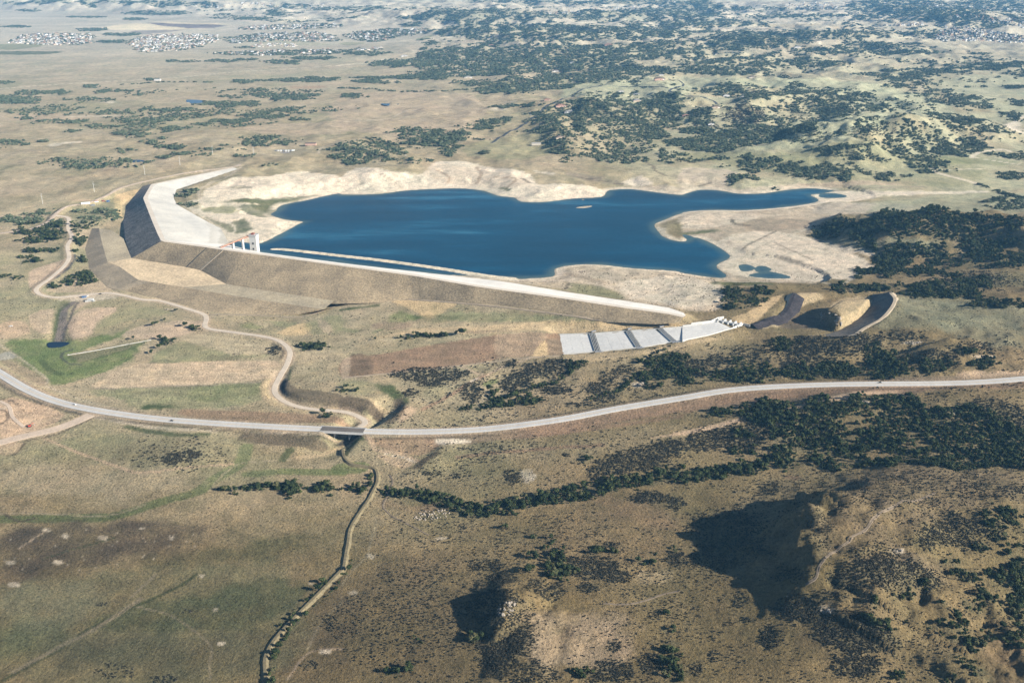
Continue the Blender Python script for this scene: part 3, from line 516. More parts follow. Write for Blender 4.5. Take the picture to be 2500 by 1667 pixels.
for s, w, c in (('C 1710,1150 F 1710,85 1760,120 1870,150 2040,195', 8, 'sand'), ('F 1740,95 1850,98 2090,92', 3, 'sand'), ('C 1990,1085 2020,1060 2090,1040 2200,1030 2260,1045', 7, 'sand'), ('C 1990,1085 2100,1100 2310,1130', 4, 'sand'), ('C 2352,800 2290,840 2230,870 2300,900 2352,920', 9, 'sand'), ('C 1590,545 1640,555 1650,600 1700,630', 7, 'sand2'), ('C 1800,700 1900,720', 10, 'sand2'),
                ('A 0,612 600,571 1200,536 1700,491 2352,452', 6, 'sand'), ('B 0,450 210,434 310,405', 9, 'sand'), ('B 1150,350 1280,322 1350,315', 10, 'sand'), ('B 0,840 200,828 320,815 420,775 540,750', 4, 'sand2'), ('B 760,712 1000,705 1250,690 1520,675', 3, 'sand2'), ('A 1400,1184 1560,1160 1650,1130', 6, 'sand2'), ('A 2190,1060 2210,1020 2300,995', 4, 'sand2'), ('A 1350,1130 1700,1120 1900,1125', 4, 'dry2'), ('C 1080,90 1120,50 1150,0', 30, 'sand'), ('C 1770,390 1720,450 1760,380', 4, 'dry2'), ('A 1400,465 1900,470', 5, 'dgreen'), ('C 540,100 700,95 1700,110', 40, 'sand'), ('C 0,190 600,180 1300,200', 40, 'dry2'),
                ('B 1640,655 1800,665 1960,690', 4, 'dgreen'), ('F 200,858 800,870 1050,888 1110,880 1180,840 1260,800', 3.5, 'pale'), ('F 380,900 600,885', 2.5, 'sand2'), ('F 500,130 560,80 650,20', 8, 'straw2'), ('F 1830,755 1900,720 1930,680 1880,600', 5, 'straw2'), ('F 0,395 450,382 900,338 1100,302 1370,262', 4, 'pale'), ('F 1370,262 1650,262 2060,246', 4, 'sand'),
                ('D 1280,350 1420,395 1560,450 1620,500 1600,540', 3, 'pale'), ('D 1380,295 1370,250 1400,215 1560,150 1660,80', 4, 'sand2'), ('D 0,420 300,330 700,290', 2, 'soil'), ('F 1000,250 1300,225 1700,215', 4, 'mud')):
    pline(s, w, c, .85, 2.2, 1.0)
far_fields = np.clip(fbm(X * .35, Y, 420, 3, 80) * 2.2, -1, 1) * far
col *= (1 + .16 * far_fields)[:, None]

# ------------------------------------------------------------------ plant cover
def cover(arr, s, a, warpamp, feather=4):
    k, m = area_mask(s, feather, warpamp)
    arr[k] = np.maximum(arr[k], m * a)
SAGE = """G 1245,1035,130,42,.95,-10 1230,1010,330,100,.10 1890,300,40,32,.6
H 600,465,260,45,.7 620,510,90,40,.8 480,590,50,25,.6 900,590,65,75,.7 1230,490,105,55,.9 1150,545,55,35,.8 1400,430,150,50,.7 1480,570,110,28,.8 1170,385,35,25,.6 1750,560,70,40,.7 1830,490,60,60,.5 1640,670,100,15,.6 1810,630,80,25,.7 1500,380,120,20,.5 1950,430,70,30,.6 1180,1170,60,50,.6 620,1150,60,30,.55 800,1160,40,20,.5 2000,1060,250,75,.85,-10 1760,1140,60,50,.6 2250,970,120,60,.85 2080,1200,60,20,.4 1130,970,60,20,.25 1550,1015,20,15,.7
I 900,270,260,70,.75 1200,250,160,60,.8 900,400,220,70,.75 230,370,75,45,.75 90,420,85,60,.75 600,760,190,80,.8 380,900,190,85,.8 150,920,120,70,.7 900,850,150,90,.6 1700,350,190,50,.55 2000,285,150,40,.4 2250,800,150,120,.7 2100,700,200,70,.6 1250,1230,400,60,.14 1700,1200,420,80,.16 600,1250,70,40,.6 2100,1270,300,50,.3 500,330,160,60,.35 1500,200,180,35,.4
L 1450,570,330,100,.95,10 1150,600,150,80,.85 1150,960,330,110,.98,14 1200,1010,240,95,.95 1200,1200,180,80,.9 600,1010,70,80,.8 1000,720,130,40,.6 1950,270,280,110,.9 1700,330,110,60,.8 950,250,80,150,.3 1350,420,160,60,.45 1600,100,550,110,.14 300,250,260,130,.35 350,400,260,90,.4 750,570,130,40,.7 800,800,150,90,.9 400,740,50,50,.5 200,480,180,60,.4 450,880,50,20,.4 220,1130,50,30,.35 90,1220,60,40,.4 2100,850,250,120,.15 1650,1050,300,150,.06
K 1080,800,190,140,.8 1130,1000,180,150,.95 1080,1160,140,120,.95 1300,1250,180,80,.6 1700,520,200,70,.9 1900,580,100,40,.8 1450,690,80,60,.6 1330,650,60,40,.5 1000,510,120,40,.5 1100,590,90,40,.85 500,900,520,300,.13 600,600,320,120,.11 1700,660,80,30,.7 2120,40,130,40,.9 2300,80,60,40,.8 1850,370,90,20,.5 2300,470,70,50,.8 1860,1240,150,85,.85 1880,1060,50,40,.6 2130,1180,90,60,.75 2150,850,40,40,.4 1450,200,150,70,.10 1280,780,60,40,.5
J 800,1240,150,50,.14 1130,1290,90,25,.5 2280,900,80,60,.25 2130,1190,60,25,.4 1300,820,60,10,.3 700,775,30,10,.6
F 2000,860,300,60,.2 1000,500,100,30,.3
C 420,790,140,70,.8 150,860,80,30,.6 1350,900,120,40,.5"""
OAK = """G 1580,1253,90,13,.9 1780,1243,110,22,.95 1980,1250,80,40,.95 2200,1245,90,30,.9 1960,1215,30,8,.8 1640,1285,40,8,.7 2150,275,100,20,.85 1340,145,45,14,.9 2260,748,40,14,.8 1150,238,40,18,.7
H 60,1250,60,15,.9 150,1258,50,20,.9 600,200,120,10,.8 420,215,50,10,.7 2250,420,125,80,.9 2300,350,80,30,.9 2100,480,90,30,.8 2150,550,50,14,.7 780,705,40,12,.9 1040,590,22,40,.9 1600,390,90,18,.85 1680,1050,50,25,.8 1300,635,100,14,.6 2350,500,60,40,.8 30,570,60,30,.3 2300,1150,100,40,.9
I 400,470,290,38,.9 900,440,300,48,.9 1400,420,160,60,.98 1350,350,100,50,.95 1750,410,130,40,.95 2050,380,100,40,.95 700,260,75,50,.95 500,420,120,30,.8 380,375,40,22,.9 60,520,80,10,.7 1320,300,60,50,.8 1100,460,140,30,.85 1950,315,40,20,.7 950,625,30,14,.9 270,730,80,25,.9
L 1550,710,40,26,.98 1360,915,115,26,.98,20 1980,1060,62,38,.98 2020,1220,120,32,.98,30 1830,1290,42,22,.98 1730,1215,36,20,.98 1960,600,85,34,.9,25 2080,720,85,34,.95,28 2000,800,75,34,.85,25 2280,1030,42,60,.95 2300,690,60,70,.95 2040,390,36,20,.95 2200,200,85,90,.95 1880,930,75,48,.9 1480,725,20,12,.9 1540,895,25,10,.9 1320,775,30,18,.95 1650,650,40,25,.9 1940,560,60,25,.9 1710,930,60,20,.8 1850,1010,90,22,.9,25 1800,765,20,12,.9 2200,600,60,30,.7 2150,560,60,30,.5 2260,430,60,30,.8 2330,370,40,30,.9 2100,1000,60,30,.8 1890,1140,40,16,.9 1500,1290,40,30,.9 2200,940,30,18,.8 1850,490,60,25,.8
K 2260,1140,50,125,.98 2330,1250,40,60,.98 1650,1250,65,42,.95 1500,530,85,55,.95 1480,440,55,25,.9 1440,350,26,20,.9 1500,575,80,30,.9 2080,480,65,22,.9 1870,420,40,14,.9 2250,955,42,14,.95 2240,835,20,12,.95 350,1245,52,18,.95 460,1220,26,9,.95 1325,315,20,10,.95 1200,165,25,8,.9 1130,243,22,8,.9 1760,410,50,16,.9 1320,450,30,10,.8 1720,380,20,8,.8 2140,430,40,12,.8 1290,535,22,22,.7 890,1020,60,25,.7 530,1030,30,20,.6 1890,995,20,12,.95 2290,395,40,30,.7 1390,395,16,10,.9
F 1250,612,90,15,.9 1500,650,200,38,.85 1450,730,145,70,.95 1800,690,125,60,.85 1990,580,125,50,.9 2000,640,110,45,.9 2150,640,85,45,.85 2050,690,110,30,.85 2280,600,65,30,.9 2100,755,210,26,.8 2280,720,130,36,.9 1400,800,140,28,.9 1650,800,130,22,.75 1850,825,52,10,.9 1750,920,225,60,.95 1900,940,110,36,.9 2200,1022,210,26,.85 1300,915,125,22,.9 1100,912,65,24,.95 2000,862,125,20,.8 2100,905,35,14,.8 2300,342,160,28,.85 500,1000,85,36,.9 335,962,60,50,.7 540,940,90,18,.8 360,1045,90,16,.7 470,80,50,40,.85 600,60,85,40,.75 740,90,72,40,.9 400,162,90,30,.9 880,130,125,30,.75 1000,100,85,40,.7 1130,130,52,30,.85 1370,140,105,25,.9 1200,100,30,9,.9 1720,60,90,50,.85 1680,115,60,9,.9 2250,140,75,25,.9 1600,40,60,15,.6 260,22,60,12,.9 70,38,50,8,.9 640,225,25,18,.6 2180,300,60,12,.8 2140,318,90,6,.7 1550,142,35,8,.8 1570,20,60,14,.8 2100,560,40,15,.7 1900,700,60,50,.7
C 1300,860,90,38,.9 1000,690,220,52,.8 780,640,60,48,.85 1200,660,105,22,.8 1000,765,210,26,.85 1350,745,135,22,.85 550,680,130,50,.75 300,630,155,18,.85 650,745,100,30,.7 130,800,85,60,.8 100,900,110,26,.85 600,820,160,16,.8 460,870,120,20,.7 1550,540,150,26,.85 1650,500,120,28,.8 1480,590,110,16,.8 1300,520,90,14,.8 1850,480,62,24,.85 1640,580,30,18,.95 1900,690,160,32,.75 2050,730,90,18,.85 1750,630,110,12,.8 2300,600,85,9,.8 2100,460,160,22,.8 2280,445,85,20,.85 2320,710,65,20,.8 2250,790,65,14,.85 1480,490,110,6,.7 230,1095,55,12,.9 60,1110,60,8,.9 460,1120,50,50,.7 1650,660,80,14,.6 2330,1080,120,20,.85 2150,1070,60,14,.8 2310,830,40,12,.7
C 500,275,310,55,.8 350,310,160,38,.75 850,250,75,40,.9 1100,240,260,26,.85 1350,235,190,12,.85 1050,355,260,18,.85 1450,360,310,16,.85 500,430,400,30,.75 300,490,310,26,.85 900,440,220,22,.8 60,350,110,38,.9 200,160,370,20,.85 100,100,160,26,.85 750,115,260,9,.8 60,40,210,34,.8 1800,60,620,50,.72 1900,130,260,34,.9 1745,225,16,40,.95 2200,150,210,16,.8 1500,20,300,14,.7 2200,30,300,30,.6 1640,225,70,16,.7 1150,320,110,6,.8 1560,305,70,5,.8 2040,370,80,8,.8 350,60,130,14,.7 1380,320,25,6,.8 1250,300,120,6,.6 640,60,100,10,.5 1200,40,60,12,.6 930,60,120,10,.5
B 200,565,95,13,.9 1120,622,185,18,.85 1180,590,160,14,.9 2000,490,310,26,.85 1650,470,160,22,.9 2250,700,125,60,.9 2250,800,115,70,.92 1530,1105,42,14,.8 990,1052,42,8,.9 2270,1080,85,40,.75 2300,980,65,24,.85 500,930,135,46,.8 600,960,125,56,.8 740,1010,62,60,.95 640,930,62,32,.95 800,940,85,36,.85 950,880,95,24,.85 1050,840,85,22,.85 1180,735,135,10,.85 200,1020,210,48,.8 100,1090,155,38,.85 280,1030,125,38,.85 540,1110,85,18,.85 1350,835,60,10,.6 940,960,60,8,.6 300,570,35,8,.9 390,573,12,8,.9 70,665,75,14,.85 300,440,90,14,.8 60,62,230,10,.85 120,122,60,8,.7 430,125,60,10,.8 330,215,80,14,.8 180,230,80,12,.7 430,230,50,10,.7 1530,1085,30,8,.7 360,1100,70,8,.8 1340,900,80,8,.6
A 100,690,170,26,.9 300,640,160,14,.85 620,595,52,9,.9 420,645,60,8,.7 1050,548,50,7,.95 1680,565,62,14,.85 2050,555,260,11,.85 2200,545,100,14,.9 1780,640,72,24,.8 2000,665,170,20,.85 1560,718,200,18,.85 1200,757,210,10,.9 800,772,160,6,.85 1000,845,125,18,.8 1150,820,160,16,.8 1300,800,110,18,.8 1200,888,125,13,.85 900,925,115,16,.92 1400,855,62,9,.92 1600,835,115,16,.92 1850,800,125,20,.85 1950,760,85,14,.75 700,875,110,14,.7 500,905,42,8,.85 450,840,160,13,.7 170,815,62,8,.85 50,980,75,25,.8 1050,980,42,15,.7 1180,1015,95,14,.7 1750,980,95,28,.8 1950,980,72,16,.95 1830,950,85,9,.75 1310,1060,95,14,.9 1440,1030,52,9,.85 1130,1085,52,7,.85 870,1110,32,11,.95 480,1105,60,14,.4 600,1120,320,36,.2 650,1140,125,18,.6 1680,1075,62,5,.85 1540,1005,30,6,.8 860,1040,60,16,.4 730,630,60,9,.8 850,628,60,6,.8 620,690,170,14,.3 1590,668,70,10,.6 2270,765,40,8,.7 2080,780,30,6,.9 2050,825,90,6,.8 1020,1122,30,7,.9 1640,1030,40,8,.8 300,970,30,8,.9 1120,955,30,6,.9 170,997,20,6,.8
A 1250,425,105,7,.75 1550,422,140,8,.75 1950,430,110,13,.8 2150,402,160,10,.75 1700,412,90,6,.7 1080,92,220,15,.85 200,75,80,6,.7 930,132,65,7,.85 640,207,95,10,.85 850,240,125,9,.8 1900,92,62,22,.85 2000,45,160,16,.75 780,290,95,11,.8 100,185,90,7,.7 600,120,120,5,.6 1750,130,120,8,.7 1950,372,90,8,.85 1700,330,80,5,.6 2200,355,140,5,.6 20,570,60,8,.8
D 150,445,145,28,.85 270,400,62,24,.9 390,470,42,24,.95 570,490,75,38,.9 620,445,65,28,.85 780,420,45,28,.9 720,385,75,14,.85 550,385,45,9,.85 340,540,115,46,.9 230,520,110,18,.8 200,590,100,13,.8 320,655,95,10,.8 220,660,55,11,.8 230,725,45,17,.9 180,700,26,9,.95 550,590,38,30,.85 575,720,24,17,.95 630,840,112,38,.95 470,870,32,17,.95 360,905,42,9,.95 530,660,20,6,.95 100,840,110,14,.4 1325,248,36,14,.95 1265,278,46,9,.9 1300,335,58,14,.9 410,610,20,6,.9 300,595,40,10,.8 520,850,40,12,.7 320,1300,1,1,0 1860,68,32,14,.95"""
def cov_list(txt, arr, wamp):
    o = None
    for tok in txt.split():
        if tok.isalpha(): o = tok; continue
        v = [float(q) for q in tok.split(',')]
        if v[4] <= 0: continue
        P = ell(o, v[0], v[1], v[2], v[3], v[5] if len(v) > 5 else 0)
        D = drape(P); size = min(np.ptp(D[:, 0]), np.ptp(D[:, 1]))
        k = np.nonzero(near(D, size * .6))[0]
        if len(k) == 0: continue
        wa = min(size * wamp, 45)
        s_ = sdf(X[k], Y[k], D) + wa * 2.6 * fbm(X[k], Y[k], max(wa * 1.8, 9), 5, 90, .62)
        arr[k] = np.maximum(arr[k], sstep(-.12 * size - 1, .07 * size + 1, s_) * v[4])
cov_list(SAGE, sage, .17)
cov_list(OAK, oak, .34)
for s, a, wa in (
  ('I 420,660 850,640 1100,640 1600,620 1700,700 1850,660 2200,760 2352,840 2352,1100 1700,1112 1500,1085 1250,1100 700,1112 600,1060 450,1105 350,1000 430,880 600,930 560,800 400,720', .80, 12),
  ('F 890,545 1000,475 1300,432 1560,395 1850,385 2100,410 2352,430 2352,490 2250,520 2100,520 1950,540 1850,600 1750,600 1680,565 1500,560 1300,580 1200,570 1000,580', .93, 12),
  ('C 250,905 700,872 930,880 700,950 500,1000 300,1050 0,1022 0,960', .88, 12), ('C 1070,1000 900,1020 950,1060 1250,1105 1400,1112 1250,1000', .9, 12), ('C 1220,900 1400,930 1600,990 1700,1040 1750,1130 1500,1062 1300,990', .85, 12), ('C 1480,820 1800,900 2000,950 2100,1010 1900,1080 1650,1022 1500,930', .92, 12), ('C 1700,780 1900,790 2100,830 2300,910 2250,940 1950,900 1750,840', .85, 12),
  ('B 380,130 700,72 1000,67 1400,90 1900,72 2352,62 2352,128 1700,148 1200,148 800,150', .85, 60), ('B 680,240 750,192 1000,172 1500,172 2352,200 2352,250 1700,285 1250,290 1050,250 900,268', .8, 60), ('B 600,350 900,322 1250,312 1700,312 2000,302 2352,302 2352,400 2000,420 1800,468 1500,478 1000,380 650,378', .72, 70), ('B 200,440 500,402 900,382 1100,402 1400,468 1300,508 900,520 600,478', .62, 60),
  ('B 80,532 500,522 950,492 1000,512 700,545 400,550', .92, 25), ('B 900,625 1000,582 1400,512 2030,550 1500,562 1590,602 1000,640', .78, 40), ('B 1320,790 1400,742 1500,702 1600,702 1900,682 2150,692 2180,740 2130,800 2200,880 2280,950 2100,960 1960,1000 2000,1050 1600,1050 1450,1030 1440,950 1550,960 1400,880', .82, 22), ('B 1360,1042 1560,1002 1900,1050 2090,1110 1950,1130 1700,1090', .78, 16),
  ('A 50,1 700,1 1560,13 1300,42 900,33 600,28 200,14', .8, 60), ('B 900,2 1400,2 2352,1 2352,20 1500,25 950,18', .7, 60)):
    cover(oak, s, a, wa * 1.6)
for s, a in (('A 50,300 150,245 330,230 620,235 640,300 400,315', .16), ('A 870,300 1000,250 1250,235 1500,245 1500,285 1250,350 960,362 930,330', .12), ('A 1560,260 1800,232 2200,225 2345,265 2300,290 1900,285 1600,300', .22), ('A 1650,205 1750,180 2300,165 2345,190 1900,205', .2), ('C 1745,260 1780,195 1950,190 2352,250 2352,298 2100,285 1760,285', .25), ('B 0,245 150,215 400,205 600,195 600,220 420,250 250,290 100,280', .3), ('A 1420,370 1800,350 2345,345 2345,375 1800,385', .25)):
    cover(oak, s, a, 20)
nat = sstep(.02, .20, fbm(X * .8, Y * .8, 330, 5, 91, .6) + .25 * fbm(X, Y, 60, 3, 92))
for s, a in (('B 350,60 900,50 2352,15 2352,560 1500,600 1000,600 600,530 200,440 600,300', .62), ('C 0,15 600,80 1500,90 1700,110 1700,330 1000,430 700,570 0,520', .5), ('C 1200,10 1700,20 2352,20 2352,180 1750,170', .7), ('A 1200,60 2352,60 2352,160 1700,140', .3), ('B 0,350 300,330 600,360 300,450', .6), ('A 0,620 600,600 900,780 400,800 0,760', .25), ('C 1250,420 2352,400 2352,560 1400,560', .3), ('A 700,640 2352,620 2352,780 900,900', .18), ('B 1350,680 2352,640 2352,1000 1500,1000', .3), ('C 0,600 1300,620 1300,1080 0,1100', .25), ('C 1300,650 2352,650 2352,1120 1400,1120', .15)):
    k, m = area_mask(s, 30, 60); oak[k] = np.maximum(oak[k], m * a * nat[k])
def cov_line(arr, s, w, a, warpamp):
    k, m = line_mask(s, w, 2, warpamp); arr[k] = np.maximum(arr[k], m * a)
for s, w, a, wa in (('K 330,18 500,22 700,62 850,112 980,152 1150,105 1300,80 1450,42 1600,48 1750,12', 11, .97, 4), ('H 1400,1312 1750,1245 2000,1205 2352,1165 I 200,1150 450,1112', 13, .97, 5), ('H 870,700 1000,682 1200,667 1330,652', 8, .95, 3), ('H 1030,652 1200,602 1330,552 1500,502 1620,402', 5, .95, 2.5), ('L 2330,480 2310,600 2340,700 2290,800 2320,900 2352,960', 7, .95, 3), ('F 2050,200 2120,230 2250,270 2352,312', 10, .85, 5), ('B 0,608 300,626 650,626 900,620', 14, .7, 8), ('H 1690,635 1900,585 1960,530 2050,470', 3.5, .85, 2), ('A 830,587 960,580 1100,568 1450,570', 9, .7, 5), ('J 2352,510 2050,820 1960,920', 2.2, .35, 1), ('J 2340,640 2220,730 2050,900 1900,1110 1880,1317', 2.0, .5, 1), ('K 0,580 80,480', 2.5, .5, 1), ('H 205,1150 190,1230', 2.5, .8, 1), ('F 1280,790 1200,850', 6, .5, 3), ('C 1600,640 1800,720 2000,770', 12, .4, 8), ('B 1690,622 1900,650 2050,655', 5, .8, 1)):
    cov_line(oak, s, w, a, wa)
for g in ('I 1210,800,110,55', 'I 1600,950,100,38', 'I 1350,1022,120,40', 'I 1050,880,40,26', 'I 550,985,60,50', 'I 1150,1050,120,26', 'I 500,1040,70,30', 'F 1850,640,40,60', 'I 800,1010,60,20', 'I 1700,1010,80,24'):
    o, v = g.split(); v = [float(q) for q in v.split(',')]
    k, m = area_mask((o, *v), 3, 6); oak[k] *= 1 - .93 * m
# bare where works, water, roads are
k = near(shore, 20); q = np.nonzero(k)[0]; s_ = sdf(X[q], Y[q], shore); bad = q[s_ > -3]; oak[bad] = 0; sage[bad] = 0
block = np.zeros(len(X))
for P in (dam_out, ch_poly):
    q = np.nonzero(near(P, 6))[0]; s_ = sdf(X[q], Y[q], P); block[q[s_ > -4]] = 1
for P, wd in ((hwy, 24), (DIRT['dam_road'][0], 12), (DIRT['rim_road'][0], 11), (DIRT['site_road'][0], 18), (chan, 7)):
    q = np.nonzero(near(P, wd * .55 + 2))[0]; d, _, _ = seg_dist(X[q], Y[q], P); block[q[d < wd * .55]] = 1
oak *= 1 - block; sage *= 1 - block
right_of_canal = sstep(-220, -80, X + (Y - 1100) * .1) * (Y < 1500)
sage = np.maximum(sage, (1 - works) * right_of_canal * .07 * np.clip(.6 + 2 * n2 + 1.5 * n3, 0, 2)) * (1 - block)
sageN = sage * np.clip(1.05 + 1.0 * fbm(X, Y, 9, 3, 95) + .5 * n3, 0.05, 1.2)
zx = np.gradient(Zg, axis=1) / np.gradient(XX, axis=1); zr = np.gradient(Zg, axis=0); zy = (zr - zx * np.gradient(XX, axis=0)) / np.gradient(YY, axis=0)
asp = fbm(X, Y, 50, 2, 77) * .03 + .8 * zx.ravel() + .45 * zy.ravel()      # scrub grows on the slopes turned away from the sun
favour = np.clip(.72 + 5.5 * asp, .07, 1.25); favour = favour * sstep(2100, 2900, Y) + (1 - sstep(2100, 2900, Y))
oakN = np.clip(favour * oak * np.clip(.85 + 1.3 * fbm(X, Y, 26, 3, 97) + 1.0 * fbm(X, Y, 75, 2, 98), .06, 1.25), 0, 1)
tuft = np.clip(.5 + 1.5 * fbm(X, Y, 45, 3, 99), 0, 1) * (1 - block) * (1 - works) * (Y < 1900)
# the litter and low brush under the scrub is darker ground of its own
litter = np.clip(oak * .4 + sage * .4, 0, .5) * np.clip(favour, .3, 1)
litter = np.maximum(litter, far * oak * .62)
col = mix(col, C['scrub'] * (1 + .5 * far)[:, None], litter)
# ------------------------------------------------------------------ object helpers
COL = scene.collection
def new_mesh(name, v, f, mats=None, smooth_=False, mi=None):
    me = bpy.data.meshes.new(name)
    v = np.asarray(v, np.float32); me.vertices.add(len(v)); me.vertices.foreach_set('co', v.ravel())
    if isinstance(f, np.ndarray) and f.ndim == 2:
        nf, k_ = f.shape; me.loops.add(nf * k_); me.polygons.add(nf)
        me.loops.foreach_set('vertex_index', f.astype(np.int32).ravel())
        me.polygons.foreach_set('loop_start', np.arange(0, nf * k_, k_, dtype=np.int32))
    else:
        st = []; idx = []
        for q in f: st.append(len(idx)); idx.extend(q)
        me.loops.add(len(idx)); me.polygons.add(len(f))
        me.loops.foreach_set('vertex_index', np.array(idx, np.int32)); me.polygons.foreach_set('loop_start', np.array(st, np.int32))
    if mi is not None: me.polygons.foreach_set('material_index', np.array(mi, np.int32))
    me.polygons.foreach_set('use_smooth', np.full(len(me.polygons), smooth_))
    me.update(calc_edges=True); me.validate()
    for m_ in ([] if mats is None else mats if isinstance(mats, list) else [mats]): me.materials.append(m_)
    return me
def link(name, me, parent=None, loc=None, rz=0, label=None, cat=None, group=None, kind=None):
    o_ = bpy.data.objects.new(name, me); COL.objects.link(o_)
    if parent is not None: o_.parent = parent
    if loc is not None: o_.location = loc
    if rz: o_.rotation_euler = (0, 0, rz)
    if label: o_['label'] = label
    if cat: o_['category'] = cat
    if group: o_['group'] = group
    if kind: o_['kind'] = kind
    return o_
class MB:
    """collects shapes for ONE mesh"""
    def __init__(s): s.v = []; s.f = []; s.m = []
    def add(s, vv, ff, mi=0):
        b = len(s.v); s.v += [tuple(q) for q in vv]; s.f += [tuple(b + i for i in q) for q in ff]; s.m += [mi] * len(ff); return s
    def box(s, c, size, rz=0, mi=0, taper=1.0):
        cx, cy, cz = c; a, b, h = size[0] / 2, size[1] / 2, size[2] / 2; co, si = math.cos(rz), math.sin(rz); vv = []
        for zz, k_ in ((-h, 1), (h, taper)):
            for xx, yy in ((-a, -b), (a, -b), (a, b), (-a, b)):
                xx *= k_; yy *= k_; vv.append((cx + xx * co - yy * si, cy + xx * si + yy * co, cz + zz))
        return s.add(vv, [(3, 2, 1, 0), (4, 5, 6, 7), (0, 1, 5, 4), (1, 2, 6, 5), (2, 3, 7, 6), (3, 0, 4, 7)], mi)
    def prism(s, poly, z0, z1, mi=0):
        n_ = len(poly); vv = [(p[0], p[1], z0) for p in poly] + [(p[0], p[1], z1) for p in poly]
        return s.add(vv, [tuple(range(n_ - 1, -1, -1)), tuple(range(n_, 2 * n_))] + [(i, (i + 1) % n_, n_ + (i + 1) % n_, n_ + i) for i in range(n_)], mi)
    def tube(s, a, b, r0, r1, n_=8, mi=0):
        a, b = Vector(a), Vector(b); q = (b - a).to_track_quat('Z', 'Y'); vv = []
        for p, r_ in ((a, r0), (b, r1)):
            for i in range(n_): vv.append(p + q @ Vector((r_ * math.cos(6.2832 * i / n_), r_ * math.sin(6.2832 * i / n_), 0)))
        return s.add(vv, [(i, (i + 1) % n_, n_ + (i + 1) % n_, n_ + i) for i in range(n_)] + [tuple(range(n_ - 1, -1, -1)), tuple(range(n_, 2 * n_))], mi)
    def mesh(s, name, mats=None, smooth_=False): return new_mesh(name, s.v, s.f, mats, smooth_, s.m)
    def build(s, name, mats, parent=None, **kw): return link(name, s.mesh(name, mats), parent, **kw)
def empty(name, loc=(0, 0, 0), rz=0, **kw): return link(name, None, None, loc, rz, **kw)
def copy_tree(o_, parent=None, loc=None, rz=None, scale=None, label=None, group=None):
    c_ = o_.copy(); COL.objects.link(c_)
    if parent is not None: c_.parent = parent
    if loc is not None: c_.location = loc
    if rz is not None: c_.rotation_euler = (0, 0, rz)
    if scale is not None: c_.scale = scale
    if label: c_['label'] = label
    if group: c_['group'] = group
    for ch in list(o_.children): copy_tree(ch, c_)
    return c_

# ------------------------------------------------------------------ materials
def nmat(name):
    m_ = bpy.data.materials.new(name); m_.use_nodes = True
    nt = m_.node_tree; b = nt.nodes['Principled BSDF']; b.inputs['Specular IOR Level'].default_value = .15
    return m_, nt, b
def node(nt, typ, **kw):
    n_ = nt.nodes.new(typ)
    for k_, v_ in kw.items():
        if k_ in n_.inputs.keys(): n_.inputs[k_].default_value = v_
        else: setattr(n_, k_, v_)
    return n_
def noise(nt, scale, detail=4, rough=.6, vec=None, aniso=None):
    t = node(nt, 'ShaderNodeTexNoise', Scale=scale, Detail=detail, Roughness=rough)
    g = nt.nodes.new('ShaderNodeNewGeometry'); src = g.outputs['Position']
    if aniso:
        mp = nt.nodes.new('ShaderNodeMapping'); mp.inputs['Scale'].default_value = aniso[0]; mp.inputs['Rotation'].default_value = (0, 0, aniso[1]); nt.links.new(src, mp.inputs[0]); src = mp.outputs[0]
    nt.links.new(src, t.inputs['Vector']); return t
def ramp(nt, src, stops):
    r_ = nt.nodes.new('ShaderNodeValToRGB'); el = r_.color_ramp.elements
    el[0].position, el[0].color = stops[0][0], (*stops[0][1], 1); el[1].position, el[1].color = stops[-1][0], (*stops[-1][1], 1)
    for p, c_ in stops[1:-1]: e = el.new(p); e.color = (*c_, 1)
    nt.links.new(src, r_.inputs[0]); return r_
def mulc(nt, a, b, fac=1.0):
    x = nt.nodes.new('ShaderNodeMix'); x.data_type = 'RGBA'; x.blend_type = 'MULTIPLY'; x.inputs[0].default_value = fac
    nt.links.new(a, x.inputs[6]); nt.links.new(b, x.inputs[7]); return x.outputs[2]
def bump(nt, b, src, dist, strength=1.0):
    bp = node(nt, 'ShaderNodeBump', Strength=strength, Distance=dist); nt.links.new(src, bp.inputs['Height']); nt.links.new(bp.outputs[0], b.inputs['Normal']); return bp
def rough_mat(name, c, var=.25, scale=.25, scale2=.03, rough=.95, bumpd=.0, aniso=None):
    """plain colour broken up by two noises, the way soil, rock, turf or concrete is"""
    m_, nt, b = nmat(name); b.inputs['Roughness'].default_value = rough
    a = noise(nt, scale, 4, .65, aniso=aniso); d_ = noise(nt, scale2, 4, .6)
    lo, hi = 1 - var * 1.6, 1 + var * 1.6
    base = node(nt, 'ShaderNodeRGB'); base.outputs[0].default_value = (*c, 1)
    r1 = ramp(nt, a.outputs[0], [(.28, (lo, lo, lo)), (.72, (hi, hi, hi * .97))]); r2 = ramp(nt, d_.outputs[0], [(.3, (1 - var, 1 - var, 1 - var)), (.7, (1 + var, 1 + var * .9, 1 + var * .7))])
    x = mulc(nt, base.outputs[0], r1.outputs[0]); x = mulc(nt, x, r2.outputs[0])
    nt.links.new(x, b.inputs['Base Color'])
    if bumpd: bump(nt, b, a.outputs[0], bumpd)
    return m_
def flat_mat(name, c, rough=.8, var=.1, scale=.6, metal=0.0):
    m_, nt, b = nmat(name); b.inputs['Roughness'].default_value = rough; b.inputs['Metallic'].default_value = metal
    a = noise(nt, scale, 3, .6); r1 = ramp(nt, a.outputs[0], [(.3, tuple(q * (1 - var) for q in c)), (.7, tuple(min(1, q * (1 + var)) for q in c))])
    nt.links.new(r1.outputs[0], b.inputs['Base Color']); return m_
M = {}
